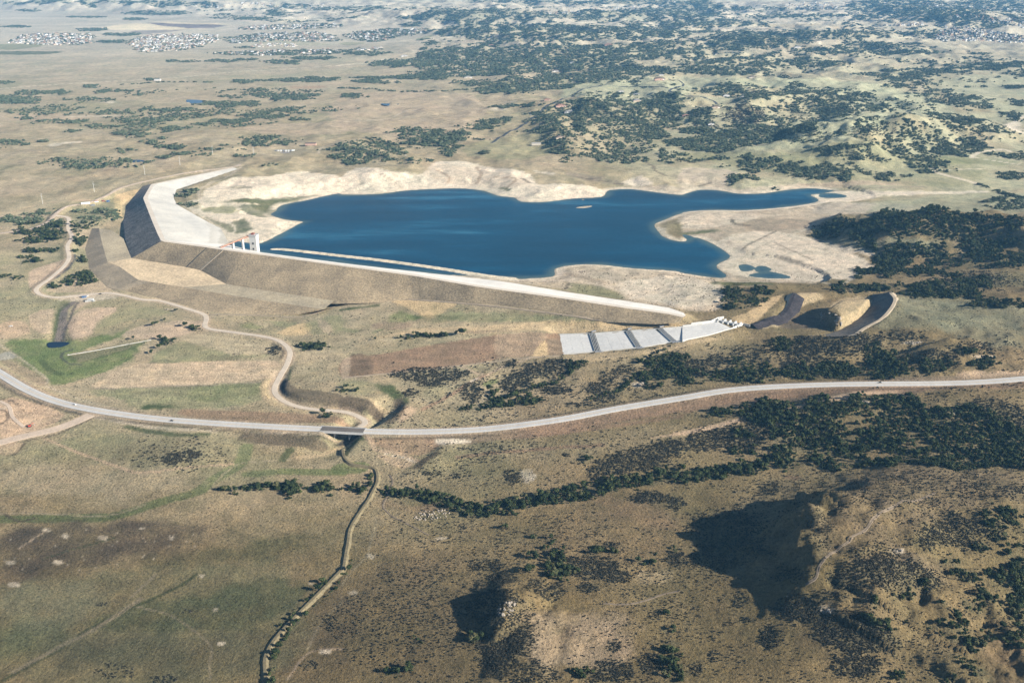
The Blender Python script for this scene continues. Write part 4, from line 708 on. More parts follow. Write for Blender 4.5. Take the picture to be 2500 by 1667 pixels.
# ground: surveyed colours plus grass grain, tussocks, tracks and bare flecks
m_, nt, b = nmat('ground_soil_and_grass'); b.inputs['Roughness'].default_value = .97; b.inputs['Specular IOR Level'].default_value = .05
at_ = node(nt, 'ShaderNodeAttribute', attribute_name='tint')
a1 = noise(nt, .33, 5, .7); a2 = noise(nt, .045, 5, .65); a3 = noise(nt, .0075, 5, .6); a4 = noise(nt, .9, 3, .7)
r1 = ramp(nt, a1.outputs[0], [(.30, (.36, .37, .36)), (.42, (.80, .80, .78)), (.55, (1.05, 1.04, 1.02)), (.72, (1.45, 1.40, 1.30))])
r2 = ramp(nt, a2.outputs[0], [(.28, (.72, .75, .72)), (.5, (1, 1, 1)), (.72, (1.25, 1.20, 1.12))])
r3 = ramp(nt, a3.outputs[0], [(.3, (.86, .90, .86)), (.7, (1.12, 1.08, 1.03))])
r4 = ramp(nt, a4.outputs[0], [(.3, (.72, .72, .70)), (.7, (1.24, 1.24, 1.22))])
x = at_.outputs['Color']
for r_ in (r1, r2, r3, r4): x = mulc(nt, x, r_.outputs[0])
nt.links.new(x, b.inputs['Base Color']); bump(nt, b, a1.outputs[0], 2.2, 1.0)
M['ground'] = m_
m_, nt, b = nmat('lake_water'); b.inputs['IOR'].default_value = 1.333; b.inputs['Specular IOR Level'].default_value = .10
a1 = noise(nt, .09, 5, .7, aniso=((1.0, 1.9, 1), .5)); a2 = noise(nt, .0046, 6, .66, aniso=((.42, 1.9, 1), -.35)); a3 = noise(nt, .5, 2, .6)
r1 = ramp(nt, a2.outputs[0], [(.34, (.0003, .030, .062)), (.50, (.0006, .041, .083)), (.57, (.0015, .052, .102)), (.66, (.020, .105, .170))])  # paler stops put wind-streak highlights into the water colour
sw = node(nt, 'ShaderNodeAttribute', attribute_name='shallow'); mxs = nt.nodes.new('ShaderNodeMix'); mxs.data_type = 'RGBA'; nt.links.new(sw.outputs['Fac'], mxs.inputs[0]); nt.links.new(r1.outputs[0], mxs.inputs[6]); mxs.inputs[7].default_value = (.075, .115, .105, 1)
nt.links.new(mxs.outputs[2], b.inputs['Base Color']); b.inputs['Roughness'].default_value = .32
ad = node(nt, 'ShaderNodeMath', operation='ADD'); nt.links.new(a1.outputs[0], ad.inputs[0]); nt.links.new(a3.outputs[0], ad.inputs[1]); bump(nt, b, ad.outputs[0], .8, .7)
M['water'] = m_
m_, nt, b = nmat('pond_water'); b.inputs['Roughness'].default_value = .12; b.inputs['Base Color'].default_value = (.004, .011, .022, 1); b.inputs['Specular IOR Level'].default_value = .12
M['pond'] = m_
M['riprap_white'] = rough_mat('pale_riprap', (.47, .45, .415), .15, .5, .02, bumpd=.25)
nt = M['riprap_white'].node_tree; b = nt.nodes['Principled BSDF']; src = b.inputs['Base Color'].links[0].from_socket       # stain lines of earlier water levels
gp = nt.nodes.new('ShaderNodeNewGeometry'); sx_ = nt.nodes.new('ShaderNodeSeparateXYZ'); nt.links.new(gp.outputs['Position'], sx_.inputs[0])
wv_ = noise(nt, .02, 3, .6); ad = node(nt, 'ShaderNodeMath', operation='MULTIPLY_ADD'); ad.inputs[1].default_value = 7.0; nt.links.new(wv_.outputs[0], ad.inputs[0]); nt.links.new(sx_.outputs['Z'], ad.inputs[2])
mr_ = nt.nodes.new('ShaderNodeMapRange'); mr_.inputs['From Min'].default_value = 21; mr_.inputs['From Max'].default_value = 52; nt.links.new(ad.outputs[0], mr_.inputs['Value'])
rz_ = ramp(nt, mr_.outputs[0], [(0, (.72, .70, .66)), (.16, (.80, .78, .74)), (.19, (.97, .96, .95)), (.30, (.90, .885, .86)), (.33, (1.02, 1.02, 1.02)), (.9, (1.0, .99, .97))])
nt.links.new(mulc(nt, src, rz_.outputs[0]), b.inputs['Base Color'])
M['riprap_main'] = rough_mat('pale_riprap_fresh', (.66, .62, .565), .12, .5, .02, bumpd=.2)  # same stone, colour lightened because this face turns from the sun
M['rock_dark'] = rough_mat('dark_rock_fill', (.24, .205, .175), .36, .45, .05, bumpd=.5, aniso=((1, .25, 1), .2))
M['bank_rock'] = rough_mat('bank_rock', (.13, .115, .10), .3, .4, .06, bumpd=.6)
M['dike_rock'] = rough_mat('dark_dike_rock', (.035, .031, .036), .45, .5, .1, bumpd=1.0)
M['dam_grass'] = rough_mat('dam_slope_turf', (.30, .235, .155), .30, .32, .02, bumpd=.5)
M['dam_grass2'] = rough_mat('dam_berm_turf', (.34, .285, .20), .24, .3, .02, bumpd=.3)
M['berm_soil'] = rough_mat('berm_straw_soil', (.50, .39, .26), .25, .25, .018, bumpd=.2)
M['buttress'] = rough_mat('buttress_turf', (.29, .235, .165), .22, .35, .03, bumpd=.3)
M['crest'] = rough_mat('crest_gravel', (.56, .49, .41), .10, .5, .04)
M['ramp'] = rough_mat('ramp_gravel', (.42, .34, .245), .15, .5, .04)
M['ditch'] = rough_mat('ditch_rock', (.075, .072, .065), .3, .8, .1)
M['dirt'] = rough_mat('dirt_road', (.50, .42, .335), .12, .5, .05)
M['dirt2'] = rough_mat('dirt_road_pink', (.46, .365, .285), .14, .5, .05)
M['concrete'] = rough_mat('chute_concrete', (.55, .535, .51), .09, .3, .03, .85)
M['concrete_w'] = rough_mat('white_concrete', (.50, .49, .47), .07, .4, .05, .8)
M['hwy'] = rough_mat('highway_concrete', (.44, .42, .40), .07, .5, .03, .85, aniso=((1, .1, 1), 0))
M['asphalt'] = rough_mat('lane_asphalt', (.06, .062, .065), .15, .5, .05, .85)
M['deck'] = rough_mat('bridge_deck_asphalt', (.12, .105, .095), .15, .6, .05, .85)
M['line'] = flat_mat('road_paint', (.75, .74, .70), .7)
M['gravel_path'] = rough_mat('track_soil', (.30, .24, .175), .2, .5, .05)
M['berm_straw'] = rough_mat('canal_bank_grass', (.155, .128, .078), .22, .35, .04, bumpd=.3)
M['track_dark'] = rough_mat('prairie_track_soil', (.165, .13, .095), .2, .5, .05)
M['rock'] = rough_mat('sandstone', (.29, .25, .21), .25, .8, .15, bumpd=.3)
M['rust'] = flat_mat('rust_red_steel', (.28, .105, .07), .6)
M['steel'] = flat_mat('grey_steel', (.30, .31, .33), .5, .1, 1.0, .4)
M['white'] = flat_mat('white_paint', (.80, .80, .78), .5)
M['black'] = flat_mat('dark_rubber', (.02, .02, .02), .7)
M['glass'] = flat_mat('dark_glass', (.03, .04, .05), .1)
M['red'] = flat_mat('red_paint', (.42, .06, .035), .5)
M['yellow'] = flat_mat('yellow_paint', (.62, .36, .04), .5)
M['blue'] = flat_mat('blue_paint', (.05, .12, .26), .5)
M['darkcar'] = flat_mat('dark_car_paint', (.03, .032, .036), .3)
M['trunk'] = rough_mat('bark', (.10, .075, .055), .2, 2, .5)
def leaf_mat(name, lo, hi, hue=(1, 1, 1)):
    m_, nt, b = nmat(name); b.inputs['Roughness'].default_value = .75; b.inputs['Specular IOR Level'].default_value = .1
    oi = nt.nodes.new('ShaderNodeObjectInfo'); a = noise(nt, .35, 3, .7)
    r1 = ramp(nt, oi.outputs['Random'], [(0, lo), (.55, tuple((p_ + q_) / 2 for p_, q_ in zip(lo, hi))), (.8, hi), (1, hue)]); r2 = ramp(nt, a.outputs[0], [(.3, (.6, .62, .6)), (.7, (1.45, 1.4, 1.3))])
    nt.links.new(mulc(nt, r1.outputs[0], r2.outputs[0]), b.inputs['Base Color']); return m_
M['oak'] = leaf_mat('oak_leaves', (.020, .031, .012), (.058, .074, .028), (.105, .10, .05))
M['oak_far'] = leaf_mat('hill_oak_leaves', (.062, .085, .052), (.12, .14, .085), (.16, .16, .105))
M['sage'] = leaf_mat('sagebrush_leaves', (.030, .029, .022), (.060, .056, .042), (.11, .10, .072))
M['tuft'] = leaf_mat('bunchgrass', (.06, .055, .032), (.16, .135, .08), (.05, .06, .03))

# ------------------------------------------------------------------ terrain, water
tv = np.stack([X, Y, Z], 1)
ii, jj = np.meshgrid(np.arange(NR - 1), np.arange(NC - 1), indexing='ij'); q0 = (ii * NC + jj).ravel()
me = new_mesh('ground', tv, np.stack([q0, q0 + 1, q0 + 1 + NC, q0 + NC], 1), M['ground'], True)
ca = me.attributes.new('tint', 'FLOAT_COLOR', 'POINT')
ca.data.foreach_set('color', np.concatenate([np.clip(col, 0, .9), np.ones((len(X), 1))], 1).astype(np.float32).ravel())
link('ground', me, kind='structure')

def water_sheet(name, polys, z, expand, step, mat, **kw):
    P0 = np.vstack(polys); x0, y0 = P0.min(0)[:2] - expand; x1, y1 = P0.max(0)[:2] + expand
    gx = np.arange(x0, x1 + step, step); gy = np.arange(y0, y1 + step, step); GX, GY = np.meshgrid(gx, gy)
    s_ = np.max([sdf(GX, GY, P) for P in polys], axis=0) > -expand
    idx = -np.ones(s_.shape, int); keep = np.zeros(s_.shape, bool)
    cell = s_[:-1, :-1] & s_[1:, :-1] & s_[:-1, 1:] & s_[1:, 1:]
    keep[:-1, :-1] |= cell; keep[1:, :-1] |= cell; keep[:-1, 1:] |= cell; keep[1:, 1:] |= cell
    idx[keep] = np.arange(keep.sum())
    v_ = np.stack([GX[keep], GY[keep], np.full(keep.sum(), z)], 1); a, b_ = np.nonzero(cell)
    f_ = np.stack([idx[a, b_], idx[a, b_ + 1], idx[a + 1, b_ + 1], idx[a + 1, b_]], 1)
    me_ = new_mesh(name, v_, f_, mat); sh_ = np.max([sdf(v_[:, 0], v_[:, 1], P) for P in polys], axis=0)
    a_ = me_.attributes.new('shallow', 'FLOAT', 'POINT'); a_.data.foreach_set('value', (.85 * (1 - sstep(-4, 26, sh_ + 14 * fbm(v_[:, 0], v_[:, 1], 80, 3, 17)))).astype(np.float32))
    return link(name, me_, kind='structure', **kw)
shore_big = np.vstack([shore])
pond_polys = [smooth(at(s, WATER), 3, True) for s in ('F 950,265 1040,260 1125,275 1110,290 960,290', 'F 390,755 440,750 490,765 480,790 410,795', 'F 510,765 560,760 615,785 560,805 505,795', 'F 455,825 560,800 640,805 750,840 600,845', 'F 0,545 60,555 100,585 40,580')]
water_sheet('reservoir_water', [shore] + pond_polys, WATER, 16, 12, M['water'], label='deep blue reservoir behind the earth dam')

# ------------------------------------------------------------------ the earth dam
def loft(rows, across=4, step=14, sink=4.0, wob=.35, close=True):
    """surface between lines of equal point count; the last line is carried on below the ground"""
    rows = [np.asarray(r_, float) for r_ in rows]
    d0 = np.max([np.concatenate([[0], np.cumsum(np.linalg.norm(np.diff(r_, axis=0), axis=1))]) for r_ in rows], axis=0)
    n_ = max(2, int(d0[-1] / step) + 1); s_ = np.linspace(0, d0[-1], n_)
    rs = [np.stack([np.interp(s_, d0, r_[:, k_]) for k_ in range(3)], 1) for r_ in rows]
    L_ = []
    for a, b_ in zip(rs[:-1], rs[1:]):
        for t in np.linspace(0, 1, across, endpoint=False): L_.append(a * (1 - t) + b_ * t)
    L_.append(rs[-1])
    if sink:
        e = rs[-1] - rs[-2]; hl = np.linalg.norm(e[:, :2], axis=1, keepdims=True) + 1e-6
        L_.append(rs[-1] + np.concatenate([e[:, :2] / hl * sink * 1.5, np.full((n_, 1), -sink)], 1))
    V = np.concatenate(L_); 
    if wob:
        inner = np.ones(len(V)); inner[:n_] = 0
        V[:, 2] += inner * wob * fbm(V[:, 0], V[:, 1], 25, 2, 15)
    m_ = len(L_); i_, j_ = np.meshgrid(np.arange(m_ - 1), np.arange(n_ - 1), indexing='ij'); a = (i_ * n_ + j_).ravel()
    return V, np.stack([a, a + n_, a + n_ + 1, a + 1], 1)
def multi(lst): return np.vstack([at(s, z) for s, z in lst])
dam = empty('earth_dam', tuple(at('D 1790,683', 0)[0]), label='long bent earth dam with pale stone upstream face and grassy downstream slope', cat='dam')
dloc = np.array(dam.location)
def dpart(name, rows, mat, label=None, **kw):
    V, f_ = loft(rows, **kw)
    return link(name, new_mesh(name, V - dloc, f_, mat, False), dam, label=label)
CR = 47.0
crest_d = at('D 1600,82 1040,197 985,292 1045,445 1085,540 1110,590 1420,632 1530,648 1790,683 2352,760 E 500,828 900,897 1130,930 1500,980 1960,1050 2250,1090 2352,1112', CR)
tan = np.gradient(crest_d[:, :2], axis=0); tan /= np.linalg.norm(tan, axis=1)[:, None]
crest_u = crest_d.copy(); crest_u[:, 0] += -tan[:, 1] * 10; crest_u[:, 1] += tan[:, 0] * 10
dpart('crest_road', [crest_d, crest_u], M['crest'], across=1, sink=0, wob=0, label='pale gravel road along the dam crest')
ub = multi([('D 1640,92', 46), ('D 1215,235', 34), ('D 1195,290', 33), ('D 1215,335', 32), ('D 1400,440', 27), ('D 1520,500', 23), ])
def upface(name, top, bot, lab, mat='riprap_white'): dpart(name, [top, bot], M[mat], label=lab, wob=.5)
upface('upstream_face', np.vstack([crest_u[0], crest_u[1], (crest_u[1] + crest_u[2]) / 2, crest_u[2], crest_u[3], crest_u[4], crest_u[5]]), np.vstack([ub, at('D 1580,612', 18)]), 'bright pale stone face of the bent wing above the water')
upface('upstream_face', np.vstack([crest_u[5], crest_u[7:]]), multi([('D 1580,612', 18), ('D 1690,640', 18), ('D 1800,666', 18), ('D 2352,739', 18), ('E 500,796', 18), ('E 900,842', 21), ('E 1130,868', 27), ('E 1500,930', 33), ('E 1960,1000', 40), ('E 2250,1045', 44), ('E 2352,1080', 46)]), 'pale stone face of the straight wing along the reservoir', 'riprap_main')
dpart('rock_face', [crest_d[1:6], multi([('D 980,210', 40), ('D 870,345', 22), ('D 850,440', 18), ('D 865,590', 16), ('D 905,707', 15)])], M['rock_dark'], 'dark rock downstream face of the bent wing')
dpart('grass_face', [crest_d[[5, 6]], multi([('D 905,707', 15), ('D 1280,768', 14)])], M['dam_grass'])
dpart('grass_face', [crest_d[[6, 7]], multi([('D 1280,768', 14), ('D 1376,787', 14.4)])], M['dam_grass'])
main_toe = multi([('D 1376,787', 14.4), ('D 1560,884', 13.2), ('D 1800,925', 12.5), ('D 2300,1000', 12.5), ('E 500,985', 18), ('E 900,1016', 25.5), ('E 1050,1024', 27.5), ('E 1350,1060', 30), ('E 1800,1125', 33), ('E 2200,1140', 40), ('E 2345,1125', 45)])
dpart('grass_face', [np.vstack([crest_d[7:8], crest_d[7:8] + (crest_d[8:9] - crest_d[7:8]) * .6, crest_d[8:]]), main_toe], M['dam_grass'], 'broad brown grass slope of the straight wing', across=6)
bt = multi([('D 1260,905', 12.3), ('D 1700,980', 11.8), ('D 2230,1058', 11.3)])
dpart('berm_top', [main_toe[1:4] + [0, 0, .25], bt], M['dam_grass2'], 'flat greenish bench along the dam slope', sink=0, across=3)
dpart('lower_face', [np.vstack([at('D 1040,870', 12.3), bt, at('D 2235,1058', 11.2)]), multi([('D 850,925', 2), ('D 1100,982', 1), ('D 1500,1083', -1), ('D 2050,1100', -1.5), ('D 2290,1050', 4)])], M['dam_grass'])
# bench and buttress at the bend
def flat_part(name, pts, mat, label=None):
    P = multi(pts) - dloc
    from mathutils.geometry import tessellate_polygon
    tri = tessellate_polygon([[Vector(q) for q in P]])
    return link(name, new_mesh(name, P, [tuple(t) if True else t for t in tri], mat), dam, label=label)
flat_part('bench', [('D 740,733', 14.6), ('D 905,706', 15.2), ('D 1090,736', 15.2), ('D 1280,768', 14.3), ('D 1376,788', 14.5), ('D 1560,885', 13.35), ('D 1260,905', 12.35), ('D 1040,870', 12.35), ('D 950,855', 12.6), ('D 820,762', 13.6)], M['berm_soil'], 'straw coloured bench of bare soil at the bend')
flat_part('bench', [('D 680,500', 17.5), ('D 770,515', 18.6), ('D 850,572', 16.8), ('D 905,706', 15.2), ('D 740,733', 14.6), ('D 705,610', 16)], M['dam_grass2'])
dpart('buttress_face', [multi([('D 680,500', 17.5), ('D 705,610', 16), ('D 740,733', 14.6)]), multi([('D 630,500', 12), ('D 580,640', 7.5), ('D 608,788', 4.5)])], M['buttress'], 'dark grassy side of the buttress')
dpart('buttress_face', [multi([('D 740,733', 14.6), ('D 820,762', 13.6), ('D 950,855', 12.6), ('D 1040,870', 12.35)]), multi([('D 608,788', 4.5), ('D 740,905', 2.5), ('D 800,920', 2), ('D 850,925', 2)])], M['buttress'])
def strip_part(name, a, b_, w_, mat, lift=.5, label=None):
    a, b_ = np.array(a), np.array(b_); P = np.stack([a + (b_ - a) * t for t in np.linspace(0, 1, 8)])
    d_ = (b_ - a)[:2]; nn = np.array([-d_[1], d_[0], 0]) / np.linalg.norm(d_) * w_ / 2
    V = np.vstack([P + nn + [0, 0, lift], P - nn + [0, 0, lift], P + nn - [0, 0, 1.5], P - nn - [0, 0, 1.5]]); n_ = 8; f_ = []
    for i in range(n_ - 1): f_ += [(i, i + 1, n_ + i + 1, n_ + i), (i, 2 * n_ + i, 2 * n_ + i + 1, i + 1), (n_ + i, n_ + i + 1, 3 * n_ + i + 1, 3 * n_ + i)]
    link(name, new_mesh(name, V - dloc, f_, mat), dam, label=label)
strip_part('drain_ditch', crest_d[6] - [0, 0, .6], at('D 1280,768', 14)[0], 4.5, M['ditch'], label='dark rock drain running down the dam slope')
strip_part('ramp', crest_d[7] - [0, 0, .6], at('D 1376,787', 14.4)[0], 9, M['ramp'], label='pale ramp running down the dam slope')
sq = multi([('E 2195,1132', 33), ('E 2262,1078', 45.4), ('E 2320,1105', 45.5), ('E 2255,1152', 37.5)])
dpart('rock_patch', [sq[[1, 2]] + [0, 0, .9], sq[[0, 3]] + [0, 0, .9]], M['rock_dark'], 'dark square rock patch at the right abutment', sink=2)

# ------------------------------------------------------------------ intake tower with its bridge
tb = at('D 1757,664', 20)[0]
it = empty('intake_tower', (tb[0], tb[1], 9), label='white concrete intake tower standing in the water beside the dam', cat='tower')
yaw = -.12
MB().box((0, 0, 24), (15, 15, 48), yaw).build('shaft', M['concrete_w'], it)
MB().box((0, 0, 48.7), (17, 17, 1.4), yaw).build('top_slab', M['concrete_w'], it)
mb = MB()
for q in range(4):
    a = yaw + q * math.pi / 2; c_, s_ = math.cos(a), math.sin(a)
    mb.box((8.2 * c_, 8.2 * s_, 49.9), (.15, 16.4, 1.1), a)
mb.build('railing', M['steel'], it)
MB().box((-1.5, 1, 51.2), (6, 6, 3.6), yaw).build('hoist_house', M['rust'], it, label='small dark hoist house on top')
mb = MB().box((2.5, -2, 51.5), (3, .5, .5), yaw).tube((1.2, -2, 49.4), (1.2, -2, 51.6), .18, .18, 6).tube((3.8, -2, 49.4), (3.8, -2, 51.6), .18, .18, 6); mb.build('hoist_frame', M['steel'], it)
for zz in (8, 20, 32): MB().box((7.6 * math.sin(yaw) * 1, -7.6, zz), (3, .5, 4), yaw).build('gate_opening', M['black'], it)
MB().box((5, -7.75, 27), (1.2, .5, 6), yaw).build('ladder_cage', M['steel'], it)
sb = at('D 1515,630', CR + 1.0)[0] - np.array(it.location); eb = np.array([-8.0, 0, 49.6 - 1.0])
brv = eb - sb; L_ = np.linalg.norm(brv[:2]); ba = math.atan2(brv[1], brv[0])
def along(t, off=0, dz=0): return (sb[0] + brv[0] * t - math.sin(ba) * off, sb[1] + brv[1] * t + math.cos(ba) * off, sb[2] + brv[2] * t + dz)
br = empty('access_bridge', tuple(np.array(it.location)), label='rust red steel footbridge from the dam crest to the intake tower', cat='bridge')
mb = MB()
def beam(mb, a, b_, wy, hz):
    a, b_ = np.array(a), np.array(b_); d_ = b_ - a; nn = np.array([-d_[1], d_[0], 0]); nn = nn / np.linalg.norm(nn) * wy / 2; up = np.array([0, 0, hz / 2])
    vv = [a - nn - up, a + nn - up, a + nn + up, a - nn + up, b_ - nn - up, b_ + nn - up, b_ + nn + up, b_ - nn + up]
    return mb.add(vv, [(0, 1, 2, 3), (7, 6, 5, 4), (0, 4, 5, 1), (1, 5, 6, 2), (2, 6, 7, 3), (3, 7, 4, 0)])
beam(MB(), along(0), along(1), 4.2, .5).build('deck', M['ramp'], br)
for off in (-2, 2):
    mb = beam(MB(), along(0, off, -1.1), along(1, off, -1.1), .5, 1.7); mb.build('girder', M['rust'], br)
    mb = beam(MB(), along(0, off, 1.3), along(1, off, 1.3), .15, .15)
    for t in np.linspace(0, 1, 19): p = along(t, off); mb.box((p[0], p[1], p[2] + .7), (.15, .15, 1.3))
    mb.build('handrail', M['rust'], br)
for t in (.42, .74):
    p = along(t); gz = height(p[0] + it.location.x, p[1] + it.location.y) - it.location.z - 1
    gz = min(gz, 2.0)
    mb = MB().box((p[0], p[1], (gz + p[2] - 2.6) / 2), (3.2, 4.6, p[2] - 2.6 - gz), ba); mb.box((p[0], p[1], p[2] - 2.3), (3.8, 6, .7), ba); mb.build('pier', M['concrete_w'], br)

# ------------------------------------------------------------------ spillway chute
sp = empty('spillway', tuple(ch_bot[4]), label='wide white concrete spillway chute with three flights of steps', cat='spillway'); sloc = np.array(sp.location)
def wall(line, name, h, th, mat, parent, loc):
    P = np.asarray(line); V = []; t_ = np.gradient(P[:, :2], axis=0); t_ /= np.linalg.norm(t_, axis=1)[:, None]
    nn = np.stack([-t_[:, 1], t_[:, 0]], 1) * th / 2
    for p_, n_ in zip(P, nn):
        for sx, zz in ((1, -1.8), (1, h), (-1, h), (-1, -1.8)): V.append((p_[0] + sx * n_[0] - loc[0], p_[1] + sx * n_[1] - loc[1], p_[2] + zz - loc[2]))
    f_ = []
    for i in range(len(P) - 1):
        for q in range(4): f_.append((i * 4 + q, i * 4 + (q + 1) % 4, i * 4 + 4 + (q + 1) % 4, i * 4 + 4 + q))
    f_ += [(3, 2, 1, 0), tuple(len(P) * 4 - 4 + q for q in range(4))]
    return link(name, new_mesh(name, V, f_, mat), parent)
def slab(i, name, t0=0., t1=1., zz=None, lab=None):
    a0, a1 = ch_top[i] + (ch_top[i + 1] - ch_top[i]) * t0, ch_top[i] + (ch_top[i + 1] - ch_top[i]) * t1
    b0, b1 = ch_bot[i] + (ch_bot[i + 1] - ch_bot[i]) * t0, ch_bot[i] + (ch_bot[i + 1] - ch_bot[i]) * t1
    P = np.array([a0, a1, b1, b0]) - sloc
    if zz is not None: P[:, 2] = zz - sloc[2]
    mb = MB(); vv = list(P) + [p_ - np.array([0, 0, 2.2]) for p_ in P]
    mb.add(vv, [(3, 2, 1, 0), (4, 5, 6, 7), (0, 1, 5, 4), (1, 2, 6, 5), (2, 3, 7, 6), (3, 0, 4, 7)]); mb.build(name, M['concrete'], sp, label=lab)
for i in (0, 2, 4, 6, 7, 8, 9):
    if i in (0, 2, 4):
        for q in range(3): slab(i, 'chute_slab', q / 3 + .0015, (q + 1) / 3 - .0015)
    else: slab(i, 'chute_slab', .001, .999)
for i in (1, 3, 5):
    z0_, z1_ = CH_TOP[1][i], CH_TOP[1][i + 1]
    for q in range(4): slab(i, 'step', q / 4, (q + 1) / 4 - .3 / 4 , z0_ + (z1_ - z0_) * (q + 1) / 4 - 1.3)
    for q in range(4):
        t0_ = q / 4 + .02; a_ = ch_top[i] + (ch_top[i + 1] - ch_top[i]) * t0_; b_ = ch_bot[i] + (ch_bot[i + 1] - ch_bot[i]) * t0_; Pf = np.array([a_, b_]); Pf[:, 2] = z0_ + (z1_ - z0_) * (q + 1) / 4 - .1; wall(Pf, 'baffle', .9, .55, M['concrete'], sp, sloc)
wall(ch_top, 'side_wall', 1.7, .8, M['concrete_w'], sp, sloc)
wall(ch_bot, 'side_wall', 1.7, .8, M['concrete_w'], sp, sloc)
# small stair houses where the flights meet the far wall
for i in (1, 3, 5):
    p_ = (ch_top[i] + ch_top[i + 1]) / 2 - sloc
    MB().box((p_[0] + 3, p_[1] + 7, p_[2] + 2.2), (9, 3, 1.6), .5).build('inlet_box', M['steel'], sp)
    p_ = (ch_bot[i] + ch_bot[i + 1]) / 2 - sloc
    MB().box((p_[0] + 2, p_[1] - 3, p_[2] + 1.4), (14, 2.4, 1.8), .1).build('outlet_box', M['steel'], sp)
# control structure: abutments, piers, weir
cs = multi([('I 245,92', 37), ('I 400,125', 37)]); cv = cs[1] - cs[0]; ca_ = math.atan2(cv[1], cv[0])
wm = MB(); c0 = (cs[0] + cs[1]) / 2 - sloc; wm.box((c0[0], c0[1], c0[2] + .4), (np.linalg.norm(cv[:2]), 7, 3.4), ca_); wm.build('weir', M['concrete_w'], sp)
for t in np.linspace(.04, .96, 5):
    p_ = cs[0] + cv * t - sloc
    mb = MB(); ex, ey = -math.sin(ca_), math.cos(ca_); bx_, by_ = math.cos(ca_), math.sin(ca_)
    prof = [(-8, -1), (7, -1), (7, 3.6), (2, 3.6), (-8, 1.0)]; V = []
    for sd_ in (-1.1, 1.1):
        for u_, w_ in prof: V.append((p_[0] + ex * u_ + bx_ * sd_, p_[1] + ey * u_ + by_ * sd_, p_[2] + w_))
    mb.add(V, [(4, 3, 2, 1, 0), (5, 6, 7, 8, 9)] + [(q, (q + 1) % 5, 5 + (q + 1) % 5, 5 + q) for q in range(5)]); mb.build('pier', M['concrete_w'], sp)
wall(multi([('I 60,118', 36), ('I 200,100', 37), ('I 245,78', 38), ('I 285,72', 38)]), 'wing_wall', 2.6, 1.0, M['concrete_w'], sp, sloc)
wall(multi([('I 345,146', 37), ('I 385,128', 37), ('I 420,118', 37), ('I 465,128', 37)]), 'wing_wall', 2.2, 1.0, M['concrete_w'], sp, sloc)
# rock dike beside the spillway
dk = multi([('F 770,945', 42), ('F 725,1020', 41), ('F 640,1100', 38), ('F 480,1172', 34)]); dk = smooth(dk, 5)
dk[:, 2] = height(dk[:, 0], dk[:, 1]) + 5
t_ = np.gradient(dk[:, :2], axis=0); t_ /= np.linalg.norm(t_, axis=1)[:, None]; nn = np.stack([-t_[:, 1], t_[:, 0], 0 * t_[:, 0]], 1)
dike = empty('rock_dike', tuple(dk[8] - [0, 0, 5]), label='dark rock dike curving up beside the spillway gates', cat='dike'); kl = np.array(dike.location)
V, f_ = loft([dk - nn * 3, dk + nn * 3, dk + nn * 15 - [0, 0, 5.6]], across=5, step=5, sink=3, wob=.9); link('rock_face', new_mesh('rock_face', V - kl, f_[:, ::-1], M['dike_rock']), dike)
V, f_ = loft([dk - nn * 3 + [0, 0, .05], dk - nn * 12 - [0, 0, 5.6]], across=3, step=8, sink=3, wob=.3); link('back_slope', new_mesh('back_slope', V - kl, f_, M['ramp']), dike)

# cut bank round the spillway approach, its shadow painted as dark rock
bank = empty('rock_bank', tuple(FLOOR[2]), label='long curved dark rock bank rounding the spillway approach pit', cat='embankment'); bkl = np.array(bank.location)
V, f_ = loft([rim_s, floor_s], across=6, step=6, sink=2.5, wob=.8); link('rock_face', new_mesh('rock_face', V - bkl, f_[:, ::-1], M['bank_rock']), bank)  # this rock_face is the cut bank's shadow painted as dark rock
t_ = np.gradient(rim_s[:, :2], axis=0); t_ /= np.linalg.norm(t_, axis=1)[:, None]; nn = np.stack([-t_[:, 1], t_[:, 0], 0 * t_[:, 0]], 1)
V, f_ = loft([rim_s + [0, 0, .05], rim_s + nn * 5 + [0, 0, .5], rim_s + nn * 9 - [0, 0, .6]], across=2, step=6, sink=2, wob=.3); link('rim_strip', new_mesh('rim_strip', V - bkl, f_, M['ramp']), bank)

# ------------------------------------------------------------------ roads
def ribbon(P, width, lift, cross=4, crown=0.0, on_ground=True, edge=.6):
    P = np.asarray(P); t_ = np.gradient(P[:, :2], axis=0); t_ /= np.linalg.norm(t_, axis=1)[:, None]; nn = np.stack([-t_[:, 1], t_[:, 0]], 1); rows = []
    offs = list(np.linspace(-width / 2, width / 2, cross + 1)); offs = [offs[0] - .8] + offs + [offs[-1] + .8]
    for i_, o_ in enumerate(offs):
        xy = P[:, :2] + nn * o_
        z_ = (np.maximum(height(xy[:, 0], xy[:, 1]), height(P[:, 0], P[:, 1]) - .15) if on_ground else P[:, 2]) + lift - (edge + .8 if i_ in (0, len(offs) - 1) else 0)
        rows.append(np.stack([xy[:, 0], xy[:, 1], z_], 1))
    V = np.concatenate(rows); n_ = len(P); m_ = len(rows); i_, j_ = np.meshgrid(np.arange(m_ - 1), np.arange(n_ - 1), indexing='ij'); a = (i_ * n_ + j_).ravel()
    return V, np.stack([a, a + 1, a + n_ + 1, a + n_], 1)
def zsm(P, w=5):
    P = P.copy(); k_ = np.ones(w) / w; zp = np.pad(P[:, 2], w // 2, mode='edge'); P[:, 2] = np.convolve(zp, k_, 'valid')[:len(P)]; return P
V, f_ = ribbon(resample(hwy, 6), 15.5, .12, 4, on_ground=False, edge=1.0)
hw = link('highway', new_mesh('highway', V, f_, M['hwy']), label='pale grey highway sweeping across below the dam', kind='structure')
